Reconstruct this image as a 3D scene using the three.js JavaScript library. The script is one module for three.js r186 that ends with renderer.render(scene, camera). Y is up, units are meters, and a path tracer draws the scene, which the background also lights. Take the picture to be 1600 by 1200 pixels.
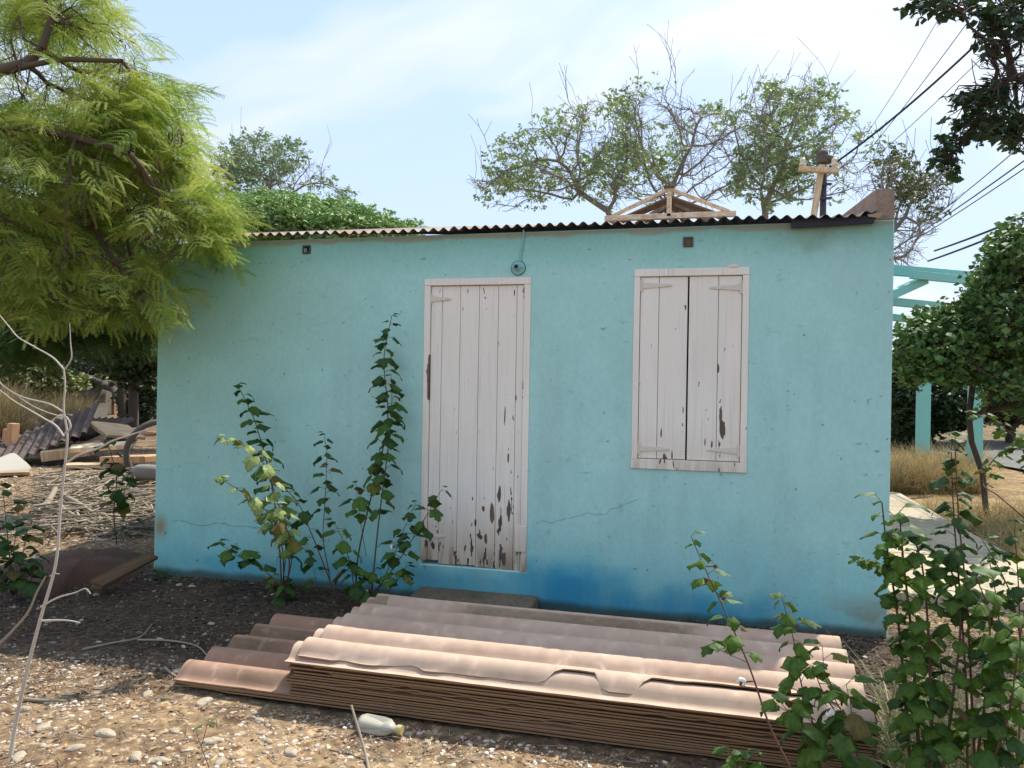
import * as THREE from 'three';
import { mergeGeometries } from 'three/addons/utils/BufferGeometryUtils.js';
import { RoundedBoxGeometry } from 'three/addons/geometries/RoundedBoxGeometry.js';

// ------------------------------------------------------------------ camera, sky, sun, exposure
const scene = new THREE.Scene();
const camera = new THREE.PerspectiveCamera(53.09, 4 / 3, 0.05, 600);
camera.rotation.order = 'YXZ';
camera.position.set(0, 1.535, 5.216);
camera.rotation.set(0.0044 * Math.PI / 180, 14.386 * Math.PI / 180, 0.962 * Math.PI / 180);
camera.updateMatrixWorld(true);
const renderer = new THREE.WebGLRenderer({ antialias: true });
renderer.toneMapping = THREE.LinearToneMapping;
renderer.toneMappingExposure = 1.42;
renderer.shadowMap.enabled = true;

// random and noise
function rng(seed) { let a = seed >>> 0; return () => { a = (a + 0x6D2B79F5) | 0; let t = Math.imul(a ^ (a >>> 15), 1 | a); t = (t + Math.imul(t ^ (t >>> 7), 61 | t)) ^ t; return ((t ^ (t >>> 14)) >>> 0) / 4294967296; }; }
const hash = (x, y, z) => { let h = Math.imul(x, 374761393) ^ Math.imul(y, 668265263) ^ Math.imul(z, 2147483647 - 1274126177); h = Math.imul(h ^ (h >>> 13), 1274126177); return ((h ^ (h >>> 16)) >>> 0) / 4294967296; };
const sm = (t) => t * t * (3 - 2 * t);
function vn(x, y, z = 0) {
  const X = Math.floor(x), Y = Math.floor(y), Z = Math.floor(z), a = sm(x - X), b = sm(y - Y), c = sm(z - Z);
  const L = (p, q, t) => p + (q - p) * t;
  return L(L(L(hash(X, Y, Z), hash(X + 1, Y, Z), a), L(hash(X, Y + 1, Z), hash(X + 1, Y + 1, Z), a), b), L(L(hash(X, Y, Z + 1), hash(X + 1, Y, Z + 1), a), L(hash(X, Y + 1, Z + 1), hash(X + 1, Y + 1, Z + 1), a), b), c);
}
function fbm3(x, y, z = 0, o = 4) { let s = 0, w = 0.5, n = 0; for (let i = 0; i < o; i++) { s += w * vn(x, y, z + i * 7.3); n += w; x *= 2.03; y *= 2.03; z *= 2.03; w *= 0.5; } return s / n; }
const hash2 = (x, y, s) => { let h = Math.imul(x, 374761393) ^ Math.imul(y, 668265263) ^ s; h = Math.imul(h ^ (h >>> 13), 1274126177); return ((h ^ (h >>> 16)) >>> 0) / 4294967296; };
function fbm(x, y, z = 0, o = 4) {
  let s = 0, w = 0.5, n = 0, sd = Math.imul((z * 64) | 0, 40503) | 0;
  for (let i = 0; i < o; i++) {
    const X = Math.floor(x), Y = Math.floor(y), fx = x - X, fy = y - Y, a = fx * fx * (3 - 2 * fx), b = fy * fy * (3 - 2 * fy);
    const A = hash2(X, Y, sd), B = hash2(X + 1, Y, sd), C = hash2(X, Y + 1, sd), D = hash2(X + 1, Y + 1, sd), p = A + (B - A) * a;
    s += w * (p + (C + (D - C) * a - p) * b); n += w; x *= 2.03; y *= 2.03; w *= 0.5; sd = (sd + 7919) | 0;
  }
  return s / n;
}
const sstep = (a, b, x) => { const t = Math.min(1, Math.max(0, (x - a) / (b - a))); return t * t * (3 - 2 * t); };
const clamp = (x, a = 0, b = 1) => Math.min(b, Math.max(a, x));
const mix3 = (a, b, t) => [a[0] + (b[0] - a[0]) * t, a[1] + (b[1] - a[1]) * t, a[2] + (b[2] - a[2]) * t];

const sunDir = new THREE.Vector3(0.34, 1, -0.64).normalize();
{
  const W = 1536, H = 768, d = new Float32Array(W * H * 4);
  for (let j = 0; j < H; j++) for (let i = 0; i < W; i++) {
    const el = ((j + 0.5) / H - 0.5) * Math.PI, az = ((i + 0.5) / W - 0.5) * 2 * Math.PI;
    const y = Math.sin(el), x = Math.cos(el) * Math.cos(az), z = Math.cos(el) * Math.sin(az);
    let c;
    if (y > -0.02) {
      const yy = Math.max(y, 0);
      c = mix3([0.50, 0.64, 0.84], [0.33, 0.49, 0.80], sstep(0, 0.75, yy));
      c = mix3(c, [0.62, 0.69, 0.78], Math.exp(-yy * 9) * 0.85);
      const p = 1 / (yy + 0.22), cx = x * p, cz = z * p;
      const wx = fbm(cx * 1.1 + 5, cz * 1.1, 3, 4) - 0.5, wz = fbm(cx * 1.1, cz * 1.1 + 9, 8, 4) - 0.5;
      let n = fbm(cx * 0.9 + wx * 1.6 + 2.1, cz * 1.5 + wz * 1.6 + 0.7, 1.7, 6);
      let cl = sstep(0.41, 0.70, n) * 0.85;
      const puff = sstep(0.56, 0.66, fbm(cx * 2.2 + 11, cz * 2.2 + 3, 5.5, 6)) * 0.5;
      cl = Math.max(cl, puff);
      c = mix3(c, [0.72, 0.735, 0.76], cl);
      const dot = x * sunDir.x + y * sunDir.y + z * sunDir.z, ang = Math.acos(clamp(dot, -1, 1));
      const g = 0.55 * Math.exp(-ang * ang * 6) + 0.10 * Math.exp(-ang * ang * 1.6);
      c = [c[0] + g, c[1] + g * 0.97, c[2] + g * 0.9];
    } else c = [0.26, 0.23, 0.19];
    d.set([c[0], c[1], c[2], 1], (j * W + i) * 4);
  }
  const t = new THREE.DataTexture(d, W, H, THREE.RGBAFormat, THREE.FloatType);
  t.mapping = THREE.EquirectangularReflectionMapping; t.magFilter = THREE.LinearFilter; t.minFilter = THREE.LinearFilter; t.needsUpdate = true;
  scene.background = t; scene.environment = t;
}
const sun = new THREE.DirectionalLight(new THREE.Color(1, 0.95, 0.84), 4.9);
sun.position.copy(sunDir).multiplyScalar(40); sun.castShadow = true;
sun.shadow.mapSize.set(4096, 4096);
Object.assign(sun.shadow.camera, { left: -20, right: 20, top: 20, bottom: -20, near: 1, far: 90 });
scene.add(sun, sun.target);

// ------------------------------------------------------------------ helpers
const V = (x, y, z) => new THREE.Vector3(x, y, z);
const dirOf = (u, v) => V((u - 800) / 1201, -(v - 600) / 1201, -1).applyQuaternion(camera.quaternion);
const pz = (u, v, z) => { const d = dirOf(u, v); return d.multiplyScalar((z - camera.position.z) / d.z).add(camera.position); };
const py = (u, v, y) => { const d = dirOf(u, v); return d.multiplyScalar((y - camera.position.y) / d.y).add(camera.position); };
const pd = (u, v, t) => dirOf(u, v).multiplyScalar(t).add(camera.position);
function ground(x, z) {
  let h = (fbm(x * 0.7 + 20, z * 0.7 + 4, 0, 3) - 0.5) * 0.05 + (fbm(x * 4, z * 4, 3, 3) - 0.5) * 0.022;
  if (z > -0.2 && z < 2.2 && x > -4.6 && x < 1.6) h *= 0.5;
  const far = sstep(-12, -40, z); h += far * 0.9 + (fbm(x * 0.12, z * 0.12, 5, 3) - 0.5) * 0.8 * sstep(-14, -30, z);
  return h - 0.012;
}
function pg(u, v) { let y = 0, p = null; for (let i = 0; i < 6; i++) { p = py(u, v, y); y = ground(p.x, p.z); } p.y = y; return p; }

const used = new Map();
function numbered(n) { const k = used.get(n) || 0; used.set(n, k + 1); return k ? `${n}_${String(k).padStart(3, '0')}` : n; }
function tag(o, label, category, group) { o.userData.label = label; o.userData.category = category; if (group) o.userData.group = group; return o; }
function thing(name, label, category, pos = [0, 0, 0], group) {
  const o = new THREE.Group(); o.name = numbered(name); o.position.set(...(pos.isVector3 ? pos.toArray() : pos)); scene.add(o);
  if (label) tag(o, label, category, group); return o;
}
function mesh(name, geo, mat, parent, pos, rot) {
  const o = new THREE.Mesh(geo, mat); o.castShadow = o.receiveShadow = true;
  if (pos) o.position.set(...(pos.isVector3 ? pos.toArray() : pos)); if (rot) o.rotation.set(...rot);
  if (parent) { o.name = name; parent.add(o); } else { o.name = numbered(name); scene.add(o); } return o;
}
function tex(W, H, fn, srgb = true, rep = true) {
  const d = new Uint8Array(W * H * 4);
  for (let j = 0; j < H; j++) for (let i = 0; i < W; i++) { const c = fn(i / W, j / H, i, j); const k = (j * W + i) * 4; d[k] = clamp(c[0], 0, 255); d[k + 1] = clamp(c[1], 0, 255); d[k + 2] = clamp(c[2], 0, 255); d[k + 3] = 255; }
  const t = new THREE.DataTexture(d, W, H, THREE.RGBAFormat); t.magFilter = THREE.LinearFilter; t.minFilter = THREE.LinearMipmapLinearFilter; t.generateMipmaps = true;
  if (rep) t.wrapS = t.wrapT = THREE.RepeatWrapping; if (srgb) t.colorSpace = THREE.SRGBColorSpace; t.needsUpdate = true; return t;
}
// tileable noise
const tfbm = (u, v, f, s, o = 4) => { let a = 0, w = 0.5, n = 0; for (let i = 0; i < o; i++) { const F = f << i, x = u * F, y = v * F, X = Math.floor(x), Y = Math.floor(y), p = sm(x - X), q = sm(y - Y), X1 = (X + 1) % F, Y1 = (Y + 1) % F; const A = hash(X, Y, s + i), B = hash(X1, Y, s + i), C = hash(X, Y1, s + i), D = hash(X1, Y1, s + i); a += w * (A + (B - A) * p + (C + (D - C) * p - A - (B - A) * p) * q); n += w; w *= 0.55; } return a / n; };
const std = (color, rough = 0.9, o = {}) => new THREE.MeshStandardMaterial({ color, roughness: rough, ...o });
const leafMat = (color, tr = 0.35, rough = 0.6, o = {}) => new THREE.MeshPhysicalMaterial({ color, roughness: rough, transmission: tr, thickness: 0, side: THREE.DoubleSide, specularIntensity: 0.5, ...o });
function tube(pts, r0, r1, seg, sides = 6) {
  const c = new THREE.CatmullRomCurve3(pts, false, 'centripetal'); seg = seg || pts.length * 4;
  const g = new THREE.TubeGeometry(c, seg, 1, sides, false), p = g.attributes.position, q = V(), n = sides + 1;
  for (let i = 0; i <= seg; i++) { c.getPointAt(i / seg, q); const r = r0 + (r1 - r0) * i / seg; for (let k = 0; k < n; k++) { const a = i * n + k; p.setXYZ(a, q.x + (p.getX(a) - q.x) * r, q.y + (p.getY(a) - q.y) * r, q.z + (p.getZ(a) - q.z) * r); } }
  return g;
}
function beam(a, b, w, h, up = V(0, 1, 0)) { // box from a to b, in their space
  const L = a.distanceTo(b), g = new RoundedBoxGeometry(L, h, w, 1, Math.min(w, h) * 0.08);
  const x = b.clone().sub(a).normalize(), z = x.clone().cross(up).normalize(), y = z.clone().cross(x);
  g.applyMatrix4(new THREE.Matrix4().makeBasis(x, y, z).setPosition(a.clone().add(b).multiplyScalar(0.5))); return g;
}
function worldUV(g, ax = 'x', ay = 'y', s = 1) { const p = g.attributes.position, uv = g.attributes.uv, f = { x: 'getX', y: 'getY', z: 'getZ' }; for (let i = 0; i < p.count; i++) uv.setXY(i, p[f[ax]](i) * s, p[f[ay]](i) * s); return g; }
function build(pos, idx, uv, col) { const g = new THREE.BufferGeometry(); g.setAttribute('position', new THREE.Float32BufferAttribute(pos, 3)); if (uv) g.setAttribute('uv', new THREE.Float32BufferAttribute(uv, 2)); if (col) g.setAttribute('color', new THREE.Float32BufferAttribute(col, 3)); if (idx) g.setIndex(idx); g.computeVertexNormals(); return g; }
function inst(name, geo, mat, list, parent, kind = 'stuff') { // list of [Matrix4, Color]
  const m = new THREE.InstancedMesh(geo, mat, list.length); list.forEach(([a, c], i) => { m.setMatrixAt(i, a); if (c) m.setColorAt(i, c); });
  m.castShadow = m.receiveShadow = true; m.userData.kind = kind;
  if (parent) { m.name = name; parent.add(m); } else { m.name = numbered(name); scene.add(m); } return m;
}
const M4 = (p, q, s) => new THREE.Matrix4().compose(p, q, s.isVector3 ? s : V(s, s, s));
const qEuler = (x, y, z) => new THREE.Quaternion().setFromEuler(new THREE.Euler(x, y, z, 'YXZ'));

// ------------------------------------------------------------------ ground
const dirtMap = tex(1024, 1024, (u, v) => {
  const a = tfbm(u, v, 8, 1, 6), b = tfbm(u, v, 64, 9, 3), c = tfbm(u, v, 24, 17, 3);
  let k = 0.62 + a * 0.5 + (b - 0.5) * 0.55; let col = [205 * k, 190 * k, 170 * k];
  if (c > 0.62) col = mix3(col, [120, 96, 74], (c - 0.62) * 4);
  if (b > 0.70) col = mix3(col, [250, 245, 235], 0.7);
  return col;
});
const dirtBump = tex(1024, 1024, (u, v) => { const b = tfbm(u, v, 48, 9, 4) * 255; return [b, b, b]; }, false);
for (const t of [dirtMap, dirtBump]) t.repeat.set(1 / 1.9, 1 / 1.9);
const shadeLitterAt = (x, z) => { // 1 = dark leaf litter, house shade painted into it, 0 = pale soil
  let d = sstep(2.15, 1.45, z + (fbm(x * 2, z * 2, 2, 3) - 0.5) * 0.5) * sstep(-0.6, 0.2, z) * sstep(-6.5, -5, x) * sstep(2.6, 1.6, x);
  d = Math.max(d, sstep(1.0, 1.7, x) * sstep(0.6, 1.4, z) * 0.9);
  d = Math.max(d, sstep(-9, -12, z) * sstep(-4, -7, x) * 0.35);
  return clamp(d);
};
const sandAt = (x, z) => sstep(0.9, 0.35, Math.hypot((x + 0.75) / 1.25, (z - 2.5) / 0.42)) ;
{
  const N = 420, pos = [], uv = [], col = [], idx = [];
  const mx = (s) => -1.5 + 9 * s + 191 * Math.pow(Math.abs(s), 5) * Math.sign(s), mz = (s) => 0 + 8 * s + 212 * Math.pow(Math.abs(s), 5) * Math.sign(s);
  for (let j = 0; j <= N; j++) for (let i = 0; i <= N; i++) {
    const x = mx(i / N * 2 - 1), z = mz(j / N * 2 - 1); pos.push(x, ground(x, z), z); uv.push(x, z);
    const n = fbm(x * 0.9 + 3, z * 0.9, 6, 4), f = fbm(x * 6, z * 6, 2, 3);
    let c = mix3([0.34, 0.245, 0.155], [0.54, 0.43, 0.30], n);
    c = mix3(c, [0.66, 0.57, 0.40], sandAt(x, z) * 0.8);
    c = mix3(c, [0.085, 0.055, 0.036], shadeLitterAt(x, z) * (0.86 + 0.14 * f));  // litter brown, with the shade before the wall mixed into the tone
    const dry = sstep(1.6, 2.6, x) * sstep(1.5, 0.2, z); c = mix3(c, [0.50, 0.38, 0.18], dry * 0.8);
    c = mix3(c, [0.30, 0.24, 0.13], sstep(-13, -18, z) * 0.8);
    col.push(...c);
  }
  for (let j = 0; j < N; j++) for (let i = 0; i < N; i++) { const a = j * (N + 1) + i, b = a + N + 1; idx.push(a, b, a + 1, b, b + 1, a + 1); }
  const g = build(pos, idx, uv, col);
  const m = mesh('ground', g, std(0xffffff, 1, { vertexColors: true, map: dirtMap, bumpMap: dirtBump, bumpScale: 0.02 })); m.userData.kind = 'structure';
}
// ------------------------------------------------------------------ pale slab path and the road on the right
const concMap = tex(512, 512, (u, v) => { const a = tfbm(u, v, 6, 31, 6), b = tfbm(u, v, 90, 33, 2); const k = 0.72 + a * 0.34 + (b - 0.5) * 0.25; return [228 * k, 218 * k, 200 * k]; });
{
  const m = new THREE.MeshStandardMaterial({ color: new THREE.Color(0.62, 0.55, 0.46), roughness: 0.95, map: concMap });
  const path = new THREE.Group(); path.name = 'path'; path.userData.kind = 'structure'; scene.add(path);
  for (let k = 0; k < 4; k++) { const g = worldUV(new RoundedBoxGeometry(1.35, 0.1, 1.46, 2, 0.012), 'x', 'z', 0.6); const s = mesh('slab', g, m, path, [1.98, 0.028, -6.1 + k * 1.5], [0.004 * (k % 2), 0.01 * (k % 3 - 1), 0]); }
  const asph = tex(512, 512, (u, v) => { const b = tfbm(u, v, 80, 41, 3), a = tfbm(u, v, 5, 43, 4), k = 0.55 + b * 0.6 + a * 0.3; return [150 * k, 148 * k, 142 * k]; });
  const g = new THREE.PlaneGeometry(30, 9, 30, 9); g.rotateX(-Math.PI / 2); g.rotateY(0.25); const p = g.attributes.position;
  for (let i = 0; i < p.count; i++) { const x = p.getX(i) + 20, z = p.getZ(i) - 17.5; p.setXYZ(i, x, ground(x, z) + 0.05, z); }
  worldUV(g, 'x', 'z', 0.4); g.computeVertexNormals();
  const r = mesh('road', g, new THREE.MeshStandardMaterial({ color: new THREE.Color(0.33, 0.34, 0.33), roughness: 0.9, map: asph })); r.userData.kind = 'structure';
}

// ------------------------------------------------------------------ house
const X0 = -4.252, X1 = 1.1, WT = 2.6;
const wallMap = tex(1536, 768, (u, v) => {
  const x = X0 + u * (X1 - X0), y = v * WT;
  const n1 = fbm(x * 0.8, y * 0.8, 1, 4), n2 = fbm(x * 5, y * 5, 2, 4), n3 = fbm(x * 60, y * 40, 4, 2), streak = fbm(x * 9, y * 0.7, 7, 3);
  let c = mix3([174, 222, 214], [180, 225, 217], n1);
  const left = sstep(-1.8, -4.3, x); c = mix3(c, [156, 206, 188], left * (0.35 + 0.65 * sstep(0.6, 2.4, y)));  // greener paint towards the upper left, bounced green light put in too
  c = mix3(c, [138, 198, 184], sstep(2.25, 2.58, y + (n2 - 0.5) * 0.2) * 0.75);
  // darker repainted band at the foot
  const band = sstep(0.85 + (n1 - 0.5) * 0.7, 0.05, y + (n2 - 0.5) * 0.15); c = mix3(c, [132, 202, 202], band * 0.75);
  const bl = Math.exp(-Math.pow((x + 0.92) / 0.42, 2)) * sstep(0.36, 0.16, y + (n2 - 0.5) * 0.16);
  const bl2 = sstep(-1.25, -0.9, x) * sstep(0.95, 0.1, x) * sstep(0.27, 0.06, y + (n2 - 0.5) * 0.16 + 0.08 * Math.max(0, x));
  const bl3 = sstep(-4.3, -3.6, x) * sstep(-1.2, -2.4, x) * sstep(0.28, 0.1, y + (n2 - 0.5) * 0.2) * 0.45 + sstep(-2.3, -1.9, x) * sstep(-1.1, -1.3, x) * sstep(0.24, 0.12, y) * 0.4;
  c = mix3(c, [44, 146, 184], clamp(Math.max(bl, bl2 * 0.8, bl3)) * (0.8 + 0.2 * n2));
  c = mix3(c, [160, 190, 186], sstep(0.46, 0.7, streak) * 0.2 * sstep(2.4, 1, y));
  // mortar strip under the eaves
  const ms = sstep(2.545, 2.575, y + (n2 - 0.5) * 0.05); c = mix3(c, [168, 142, 116], ms * 0.6);
  // bare patches near the foot
  const bare = sstep(0.60, 0.68, n2 + sstep(0.3, 0.05, y) * 0.12 - 0.06) * sstep(0.32, 0.1, y) * (sstep(0.55, 1.05, x) + sstep(-3.15, -3.05, x) * sstep(-2.95, -3.05, x)); c = mix3(c, [140, 140, 115], clamp(bare) * 0.4);
  const bc = Math.exp(-Math.pow((x + 4.2) / 0.05, 2) - Math.pow((y - 0.36) / 0.07, 2)); c = mix3(c, [165, 125, 90], clamp(bc * 1.3 * (0.4 + n2)));
  c = mix3(c, [120, 105, 80], sstep(0.75, 1.08, x + (n2 - 0.5) * 0.3) * sstep(0.3, 0.02, y) * 0.32);
  const rd = Math.exp(-Math.pow((x - 0.75) / 0.3, 2)) * sstep(2.35, 2.55, y + (n2 - 0.5) * 0.25); c = mix3(c, [128, 140, 110], rd * 0.6);
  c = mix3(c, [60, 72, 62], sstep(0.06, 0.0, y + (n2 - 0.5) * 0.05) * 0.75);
  // soot-like specks, scuffs and a hairline crack
  const sp = fbm(x * 26 + 7, y * 26, 11, 2); if (sp > 0.88) c = mix3(c, [72, 104, 100], (sp - 0.86) * 6);
  const sc = fbm(x * 14, y * 30, 23, 3); if (sc > 0.76) c = mix3(c, [110, 152, 150], (sc - 0.76) * 2);
  const cr = Math.abs(y - (0.72 + 0.28 * (x + 0.55) + (fbm(x * 8, 3, 1, 3) - 0.5) * 0.16)); if (x > -1.15 && x < -0.45 && cr < 0.003) c = mix3(c, [70, 115, 118], 0.35);
  const cr2 = Math.abs(y - (0.40 - 0.02 * (x + 3.6) + (fbm(x * 6, 8, 1, 3) - 0.5) * 0.06)); if (x > -4.1 && x < -3.0 && cr2 < 0.003) c = mix3(c, [60, 100, 108], 0.45);
  const k = 0.96 + (n3 - 0.5) * 0.05 + (n2 - 0.5) * 0.05; return [c[0] * k, c[1] * k, c[2] * k];
}, true, false);
wallMap.wrapS = wallMap.wrapT = THREE.ClampToEdgeWrapping;
wallMap.repeat.set(1 / (X1 - X0), 1 / WT); wallMap.offset.set(-X0 / (X1 - X0), 0);
const plasterBump = tex(1024, 1024, (u, v) => { const b = (tfbm(u, v, 10, 51, 5) * 0.55 + tfbm(u, v, 120, 53, 2) * 0.3 + tfbm(u, v, 3, 57, 2) * 0.5) * 190; return [b, b, b]; }, false);
plasterBump.repeat.set(0.8, 0.8);
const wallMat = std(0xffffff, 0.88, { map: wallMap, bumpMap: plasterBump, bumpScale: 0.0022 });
const sideMat = std(0x8fc4c4, 0.9, { bumpMap: plasterBump, bumpScale: 0.012 });
const house = thing('house', 'small turquoise plastered house with white door, shuttered window and corrugated roof', 'house');
const HD = 4.6; // depth
const doorR = { x0: -2.0, x1: -1.212, y0: 0.228, y1: 2.283 }, winR = { x0: -0.5, x1: 0.243, y0: 0.988, y1: 2.322 };
const vents = [[-2.95, 2.52], [-0.15, 2.495]];
{
  const s = new THREE.Shape(); s.moveTo(X0, -0.15); s.lineTo(X1, -0.15); s.lineTo(X1, WT); s.lineTo(X0, WT); s.closePath();
  const hole = (x0, y0, x1, y1) => { const h = new THREE.Path(); h.moveTo(x0, y0); h.lineTo(x0, y1); h.lineTo(x1, y1); h.lineTo(x1, y0); h.closePath(); s.holes.push(h); };
  hole(doorR.x0 + 0.004, doorR.y0, doorR.x1 - 0.004, doorR.y1 - 0.004); hole(winR.x0 + 0.004, winR.y0 + 0.004, winR.x1 - 0.004, winR.y1 - 0.004);
  for (const [x, y] of vents) hole(x - 0.03, y - 0.03, x + 0.03, y + 0.03);
  const g = new THREE.ExtrudeGeometry(s, { depth: 0.18, bevelEnabled: true, bevelSize: 0.008, bevelOffset: -0.008, bevelThickness: 0.008, bevelSegments: 2 });
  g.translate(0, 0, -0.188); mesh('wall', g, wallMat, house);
  const bx = (w, h, d, x, y, z, m = sideMat) => mesh('wall', new THREE.BoxGeometry(w, h, d), m, house, [x, y, z]);
  bx(0.18, WT + 0.12, HD - 0.2, X0 + 0.09, WT / 2 - 0.09, -HD / 2 - 0.1);
  bx(0.16, WT + 0.14, HD - 0.2, X1 - 0.085, WT / 2 - 0.08, -HD / 2 - 0.1);
  bx(X1 - X0, WT + 0.1, 0.18, (X0 + X1) / 2, WT / 2 - 0.1, -HD - 0.1);
  // parapet of the end wall, bare concrete above the roof
  const ps = new THREE.Shape();
  ps.moveTo(0, WT + 0.002); ps.lineTo(0, 2.79); ps.lineTo(0.05, 2.80); ps.lineTo(HD, 3.2); ps.lineTo(HD, WT + 0.002); ps.closePath();
  const pgm = new THREE.ExtrudeGeometry(ps, { depth: 0.1, bevelEnabled: true, bevelSize: 0.006, bevelOffset: -0.006, bevelThickness: 0.006, bevelSegments: 1 });
  pgm.rotateY(Math.PI / 2); pgm.translate(X1 - 0.107, 0, 0);
  const barem = tex(512, 256, (u, v) => { const a = tfbm(u, v, 8, 61, 6), b = tfbm(u, v, 90, 63, 2), k = 0.65 + a * 0.45 + (b - 0.5) * 0.2; return mix3([178 * k, 152 * k, 134 * k], [120, 104, 94], sstep(0.58, 0.8, a)); });
  const gi = pgm.index ? pgm.toNonIndexed() : pgm; gi.computeVertexNormals(); { const p = gi.attributes.position; for (let i = 0; i < p.count; i++) gi.attributes.uv.setXY(i, (p.getX(i) * 1.0 + p.getZ(i)) * 0.9, p.getY(i) * 0.9); }
  mesh('parapet', gi, std(0xffffff, 0.95, { map: barem, side: THREE.DoubleSide }), house);
}
// roof sheets
const rustMap = tex(512, 512, (u, v) => { const a = tfbm(u, v, 5, 71, 6), b = tfbm(u, v, 60, 73, 2), k = 0.75 + (b - 0.5) * 0.3 + a * 0.3; return mix3([136 * k, 126 * k, 122 * k], [118 * k, 88 * k, 70 * k], sstep(0.42, 0.62, a)); });
const roofMat = std(0xffffff, 0.7, { map: rustMap, metalness: 0.25, side: THREE.DoubleSide });
{
  const roof = new THREE.Group(); roof.name = 'roof'; house.add(roof);
  const r = rng(5), edges = [-4.47, -3.58, -2.66, -1.75, -0.83, 0.08, 0.985], P = 0.0765, A = 0.0125, L = HD + 0.25;
  for (let k = 0; k < 6; k++) {
    const pos = [], idx = [], uv = [], x0 = edges[k] - 0.04, x1 = edges[k + 1] + (k === 5 ? 0 : 0.04), nx = Math.round((x1 - x0) / P * 12), nz = 16, lift = (k % 2) * 0.005 + r() * 0.003, ez = 0.055 + r() * 0.03;
    const rowN = nx + 1, nv = rowN * (nz + 1);
    for (let t = 0; t < 2; t++) for (let j = 0; j <= nz; j++) for (let i = 0; i <= nx; i++) {
      const x = x0 + (x1 - x0) * i / nx, q = Math.pow(j / nz, 2), z = ez + 0.012 * fbm(x * 3, 2, 1, 2) - q * L;
      const pitch = Math.tan((12.05 - 3.6 * sstep(-3.2, -1.2, x)) * Math.PI / 180);
      let y = 2.624 + 0.012 * sstep(-2, -4.4, x) - 0.014 * sstep(0, 1, x) + lift + A * Math.cos(2 * Math.PI * x / P) + (0.06 - z) * pitch + 0.004 * (fbm(x * 2.2, z, 3, 2) - 0.5) - t * 0.0025;
      if (k === 5) y += 0.03 * sstep(0.85, 0.985, x) * sstep(-0.3, 0.05, z);
      pos.push(x, y, z); uv.push(x, z);
    }
    for (let j = 0; j < nz; j++) for (let i = 0; i < nx; i++) { const a = j * rowN + i, b = a + rowN; idx.push(a, a + 1, b, b, a + 1, b + 1); const c = a + nv, d = b + nv; idx.push(c, d, c + 1, d, d + 1, c + 1); }
    for (let i = 0; i < nx; i++) { idx.push(i, i + nv, i + 1, i + 1, i + nv, i + 1 + nv); }
    mesh('roof_sheet', build(pos, idx, uv), roofMat, roof);
  }
  const f = beam(V(0.49, 2.583, 0.032), V(0.975, 2.597, 0.034), 0.022, 0.05); mesh('fascia_board', f, std(0x2b2f38, 0.7), house);
  mesh('fascia_flap', build([0.93, 2.62, 0.07, 1.02, 2.632, 0.075, 0.94, 2.608, 0.06, 1.0, 2.60, 0.06], [0, 2, 1, 1, 2, 3], [0, 0, 1, 0, 0, 1, 1, 1]), std(0xb9a48a, 0.8, { side: THREE.DoubleSide }), house);
}
// painted wood
function peelMap(w, h, x0, y0, x1, y1, amount, seed, pix = []) {
  const marks = pix.map(([u, v, a, b]) => { const p = pz(u, v, 0); return [p.x, p.y, a / 235, b / 235]; });
  const t = tex(w, h, (u, v) => {
    const x = x0 + u * (x1 - x0), y = y0 + v * (y1 - y0), H = (y - y0) / (y1 - y0);
    const gr = fbm(x * 70 + seed, y * 3, seed, 4), big = fbm(x * 5 + seed, y * 2.2, seed + 3, 4), ch = fbm(x * 42 + seed, y * 11, seed + 5, 4), st = fbm(x * 30, y * 2.2, seed + 9, 3);
    let c = mix3([232, 224, 209], [242, 234, 220], big); c = mix3(c, [190, 182, 172], sstep(0.55, 0.8, gr) * 0.18);
    const low = sstep(0.26, 0.0, H) * (amount > 0.5 ? 1 : 0.3); c = mix3(c, [170, 146, 118], low * 0.55 * (0.5 + st)); c = mix3(c, [120, 98, 78], sstep(0.09, 0.0, H) * (amount > 0.5 ? 0.5 : 0.15) * sstep(0.35, 0.6, st));
    const th = 0.845 - amount * (sstep(0.36, 0.03, H) * 0.17) - amount * 0.10 * sstep(0.45, 0.7, big) * sstep(0.0, 0.5, u);
    if (ch > th) c = mix3(c, mix3([104, 78, 58], [70, 58, 52], gr), sstep(th, th + 0.025, ch)); else if (ch > th - 0.02) c = mix3(c, [246, 242, 236], 0.5);
    for (const [mx, my, rx, ry] of marks) { const q = Math.pow((x - mx + (gr - 0.5) * rx * 1.6) / rx, 2) + Math.pow((y - my + (st - 0.5) * ry) / ry, 2); if (q + (ch - 0.5) * 5 < 1.0) c = mix3(c, mix3([112, 84, 64], [64, 54, 50], gr), 0.92); }
    const ln = fbm(x * 120, y * 1.3, seed + 21, 3); if (ln > 0.80) c = mix3(c, [130, 118, 108], (ln - 0.80) * 4);
    return c;
  }, true, false);
  t.wrapS = t.wrapT = THREE.ClampToEdgeWrapping; t.repeat.set(1 / (x1 - x0), 1 / (y1 - y0)); t.offset.set(-x0 / (x1 - x0), -y0 / (y1 - y0)); return t;
}
const woodBump = tex(512, 512, (u, v) => { const b = tfbm(u, v, 4, 81, 3) * 80 + fbm(u * 90, v * 4, 3, 3) * 150; return [b, b, b]; }, false);
const darkGap = std(0x1d1a17, 1);
const plankMat = (map) => std(0xffffff, 0.62, { map, bumpMap: woodBump, bumpScale: 0.003 });
function plank(parent, name, x0, y0, x1, y1, z0, z1, m, bev = 0.003) {
  const g = new RoundedBoxGeometry(x1 - x0, y1 - y0, z1 - z0, 1, bev); g.translate((x0 + x1) / 2, (y0 + y1) / 2, (z0 + z1) / 2); worldUV(g); return mesh(name, g, m, parent);
}
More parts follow.
